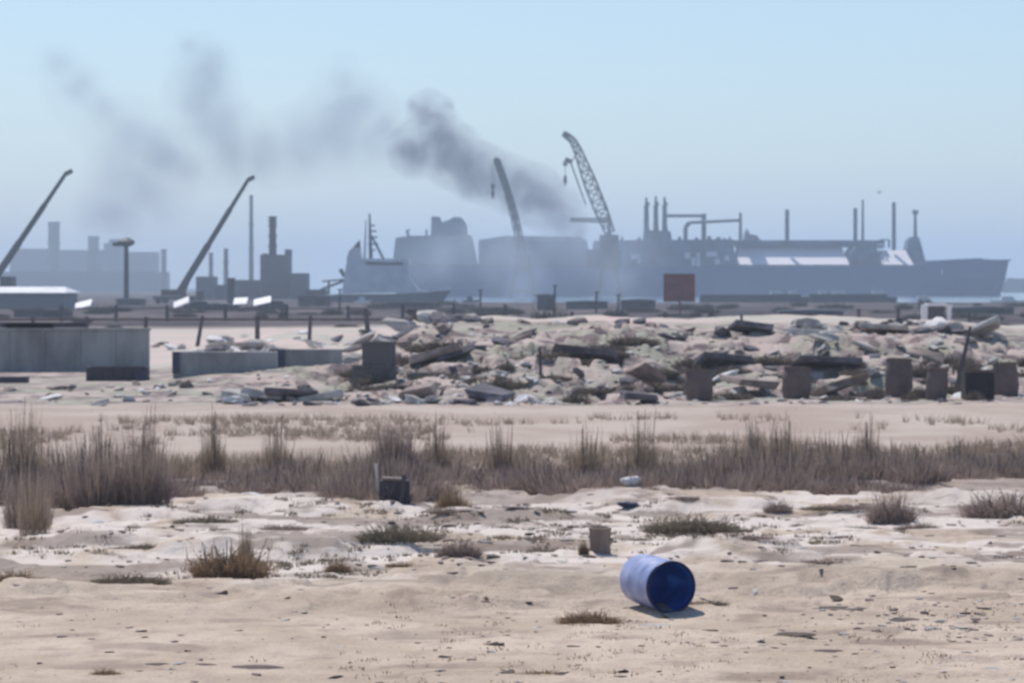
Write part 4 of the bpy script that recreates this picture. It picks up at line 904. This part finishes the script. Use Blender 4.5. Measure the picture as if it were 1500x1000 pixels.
# grass tufts and litter as ground cover
def cover(name, label, n, pxr, yr, hgt, wd, m, seed, dens=None, blades=7):
    rs = random.Random(seed); vs = []; fs = []
    c = 0
    while c < n:
        py = rs.uniform(*yr); px = rs.uniform(*pxr); d = D(py); x = X(px, d)
        v_ = float(fbm(np.array([x/3+seed]), np.array([d/3.0]), 3)[0])
        if v_ < (.02 if dens is None else dens)+rs.uniform(-.06, .06): continue
        c += 1; z = Hh(x, d)
        for b_ in range(blades):
            a = rs.uniform(0, 6.28); r_ = rs.random()*.14; bx, by = x+r_*math.cos(a), d+r_*math.sin(a); h_ = hgt*rs.uniform(.3, 1); k = len(vs)
            vs += [(bx-wd, by, z-.01), (bx+wd, by, z-.01), (bx+rs.gauss(0, .5)*h_, by+rs.gauss(0, .4)*h_, z+h_)]; fs += [(k, k+1, k+2)]
    me = bpy.data.meshes.new(name); me.from_pydata(vs, [], fs); me.materials.append(m); o = bpy.data.objects.new(name, me); COL.objects.link(o); tag(o, label, 'ground cover', kind='stuff')
cover('dry_grass', 'sparse dead sprigs strewn over the salt flat', 420, (-40, 1540), (718, 840), .07, .010, olive_m, 3, .08, 16)
cover('dry_grass', 'dry grass thinning out on the flat behind the reed row', 2200, (-40, 1540), (612, 700), .28, .010, veg_mat('straw', (.26, .21, .165), (.34, .27, .21), (.42, .34, .27)), 5)
cover('dry_litter', 'short dead litter on the foreground track', 160, (-40, 1540), (880, 1000), .04, .007, brown_m, 9)

# ================================================================ SMALL THINGS ON THE FLAT
peb = []
for k in range(8):
    me = rock_mesh(40+k, .4); me.materials.append([rock_m[1], mat('dark_stone', (.12, .09, .075), .9, (.08, .06, .05), 6), rock_m[0], MATS['dark_stone'] if 'dark_stone' in MATS else rock_m[1]][k % 4] if k else rock_m[1]); peb.append(me)
for (px, py, w_, h_, lab) in ((1142, 888, 20, 10, 'small dark upright stone right of the drum'), (1165, 934, 50, 11, 'largest dark flat stone at the right foreground'), (1213, 953, 36, 8, 'dark flat stone below the largest one'), (1075, 862, 14, 7, 'tiny dark stone up right of the drum mouth'), (1040, 925, 20, 9, 'grey stone below right of the drum'), (1048, 943, 12, 7, 'tiny black stone below the grey stone'), (772, 882, 14, 6, 'tiny dark stone left of the twig mat'), (230, 973, 30, 7, 'dark flat stone at bottom left'), (300, 972, 30, 7, 'dark flat stone left of the bottom long one'), (375, 976, 66, 8, 'long dark flat stone at the bottom left of centre'), (350, 925, 10, 7, 'single small pebble on the left track'), (960, 918, 60, 6, 'flat bluish shard lying just below the drum'), (1400, 888, 30, 6, 'flat dark stone on the right track'), (1235, 893, 70, 6, 'long low dark stone right of centre'), (1380, 825, 26, 5, 'small flat stone far right on the track'), (75, 843, 20, 8, 'dark stone on the left track edge'), (908, 995, 18, 8, 'small dark stone at the bottom edge'), (1310, 908, 60, 6, 'thin flat stone in the stony patch')):
    d = D(py); rock('stone', peb[1] if 'bluish' not in lab else peb[2], X(px, d), d, (S(w_, d), S(w_, d)*.8, S(h_, d)*1.5), lab, 'stone', None, rot=False)
for i in range(150):
    py = random.choice((random.uniform(715, 850), random.uniform(860, 1000))); px = random.uniform(0, 1500)
    if py > 850 and px < 700 and random.random() < .7: continue
    d = D(py); s_ = random.uniform(.04, .12)
    rock('pebble', random.choice(peb), X(px, d), d, (s_*1.6, s_, s_*.7), 'loose pebble strewn on the sandy foreground', 'stone', 'loose pebbles on the sand')
def gravel(name, label, zones, seed, mats):
    rs = random.Random(seed); items = []
    for n, pxr, pyr, smin, smax in zones:
        for k in range(n):
            py = rs.uniform(*pyr); px = rs.uniform(*pxr); d = D(py); s_ = smin+(smax-smin)*rs.random()**3; items.append((X(px, d), d, s_))
    zs = height(np.array([q[0] for q in items]), np.array([q[1] for q in items])); mb = MB(); mi = []
    T = [me for me in RM if len(me.vertices) < 20]
    for (x, y, s_), z in zip(items, zs):
        me = rs.choice(T); M = Matrix.Translation((x, y, z+s_*.12)) @ Matrix.Rotation(rs.uniform(0, 6), 4, 'Z') @ Matrix.Diagonal((s_*rs.uniform(1, 2.4), s_, s_*.6, 1))
        mb.add([M @ v.co for v in me.vertices], [tuple(p.vertices) for p in me.polygons]); mi += [rs.randrange(len(mats))]*len(me.polygons)
    o = mb.build(name, mats[0]); [o.data.materials.append(q) for q in mats[1:]]; o.data.polygons.foreach_set('material_index', mi); tag(o, label, 'gravel', kind='stuff')
gravel('gravel', 'loose grit and stone chips on the sandy foreground', [(260, (1180, 1540), (868, 935), .015, .09), (130, (900, 1500), (890, 1000), .015, .06), (420, (-40, 1540), (850, 1000), .01, .06), (700, (-40, 1540), (712, 850), .02, .11), (300, (520, 880), (740, 830), .03, .14)], 8, [rock_m[1], rock_m[0], rock_m[1], MATS['dark_stone'], rock_m[1]])
# weathered stump, crate, bag, white lump
d = D(806); x = X(879, d); stump_m = mat('weathered_wood', (.26, .2, .17), .9, (.17, .13, .11), 6, stretch=(1, 1, .2))
o = thing('wood_stump', (x, d, Hh(x, d)-.02), 'weathered pale brown stump standing on the sand above the drum', 'stump')
mb = MB(); mb.lathe([(.0, 0), (.155, 0), (.14, .15), (.15, .35), (.16, .38), (.13, .39), (.11, .34), (0, .33)], n=14); mb.build('trunk', stump_m, o)
mb = MB(); mb.tube((.12, -.02, .20), (.165, -.05, .23), .035, .025); mb.build('knot', stump_m, o)
d = D(745); x = X(578, d); o = thing('dark_crate', (x, d, Hh(x, d)), 'dark broken crate with pale uprights at the foot of the reed row', 'crate')
w_, h_ = S(44, d), S(34, d)
mb = MB(); mb.box((0, .05, h_/2), (w_, .3, h_)); mb.build('body', conc_dark, o)
mb = MB(); mb.box((-w_/2-.03, -.05, h_*.85), (.05, .05, h_*1.8), ry=-.08); mb.build('slat', rock_m[0], o)
mb = MB(); mb.box((w_*.28, -.13, h_*.62), (.07, .05, h_*1.3), ry=.1); mb.build('slat', car_dark, o)
mb = MB(); mb.box((-.03, -.0, h_+.03), (w_*.7, .28, .04), ry=.05); mb.build('lid', rock_m[1], o)
def lump(name, px, py, w_, h_, m, lab, cat, seed):
    d = D(py); me = rock_mesh(seed, .8); me.materials.append(m); me.shade_smooth(); x = X(px, d)
    o = bpy.data.objects.new(name, me); COL.objects.link(o); o.location = (x, d, Hh(x, d)+S(h_, d)*.4); o.scale = (S(w_, d), S(w_, d)*.8, S(h_, d)*1.3); tag(o, lab, cat)
lump('white_bag', 924, 730, 26, 16, rock_m[3], 'crumpled white bag on the salt flat at the foot of the reeds', 'bag', 61)
lump('dark_lump', 921, 748, 26, 9, tug_dark, 'flat dark lump just below the white bag', 'bag', 62)  # flat dark shape in front of the white bag
lump('white_block', 146, 774, 26, 13, rock_m[3], 'white block lying on the salt flat near the left edge', 'block', 63)
lump('white_block', 370, 735, 22, 12, rock_m[3], 'small white block at the foot of the reeds left of centre', 'block', 64)

# ================================================================ BLUE DRUM
shell = bpy.data.materials.new('faded_glare_blue_plastic'); shell.use_nodes = True; N = shell.node_tree.nodes; L = shell.node_tree.links; b = N['Principled BSDF']  # faded blue, with overexposed sun sheen put into its pale colour
b.inputs['Roughness'].default_value = .42; b.inputs['Specular IOR Level'].default_value = .5
tc = N.new('ShaderNodeTexCoord'); nz = N.new('ShaderNodeTexNoise'); nz.inputs['Scale'].default_value = 5; nz.inputs['Detail'].default_value = 6; L.new(tc.outputs['Object'], nz.inputs['Vector'])
r = N.new('ShaderNodeValToRGB'); L.new(nz.outputs[0], r.inputs[0]); r.color_ramp.elements[0].position = .30; r.color_ramp.elements[0].color = (.20, .25, .48, 1); r.color_ramp.elements[1].position = .65; r.color_ramp.elements[1].color = (.46, .51, .78, 1)
L.new(r.outputs[0], b.inputs['Base Color'])
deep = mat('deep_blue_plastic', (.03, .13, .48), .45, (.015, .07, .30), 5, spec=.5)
navy = mat('navy_rim', (.008, .02, .11), .4, (.005, .012, .07), 5)
RD, LD = .284, .84
d = D(899); yaw = R(20)
# axis from mouth (near) to base (far-left)
ax = Vector((-math.sin(yaw), math.cos(yaw), 0))
x = X(983, d); base_z = Hh(x, d)
O = thing('plastic_drum', (x, d+.02, base_z-.01+RD), 'faded, glare-pale blue plastic drum lying on its side with its dark open mouth toward the viewer', 'drum')
O.rotation_euler = (R(-90)+R(1.5), 0, yaw)   # local +Z -> along axis away from camera
mb = MB(); n_ = 40
mb.lathe([(RD*.985, 0), (RD, .012), (RD, .06), (RD*.985, .09), (RD*.985, .26), (RD*1.012, .29), (RD*.985, .32), (RD*.985, .56), (RD*1.012, .59), (RD*.985, .62), (RD*.985, .80), (RD*.96, .85), (RD*.88, LD), (0, LD)], n=n_); mb.build('shell', shell, O, smooth=True)
for m_, wt in ((shell, .15), (deep, .12)):
    N = m_.node_tree.nodes; L = m_.node_tree.links; tr = N.new('ShaderNodeBsdfTranslucent'); ms = N.new('ShaderNodeMixShader'); ms.inputs[0].default_value = wt
    tr.inputs[0].default_value = (.10, .28, .80, 1); L.new(N['Principled BSDF'].outputs[0], ms.inputs[1]); L.new(tr.outputs[0], ms.inputs[2]); L.new(ms.outputs[0], N['Material Output'].inputs[0])
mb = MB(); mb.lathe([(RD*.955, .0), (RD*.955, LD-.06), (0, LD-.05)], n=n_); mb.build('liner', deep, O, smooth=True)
mb = MB(); mb.lathe([(RD*1.01, .03), (RD*1.03, .015), (RD*1.03, -.012), (RD*1.0, -.02), (RD*.93, -.012), (RD*.93, .02), (RD*.96, .03)], n=n_); mb.build('rim', navy, O, smooth=True)
mb = MB(); mb.lathe([(0, .02), (.03, .02), (.035, 0), (0, 0)], c=(.12, .1, LD), n=12); mb.build('bung', navy, O)
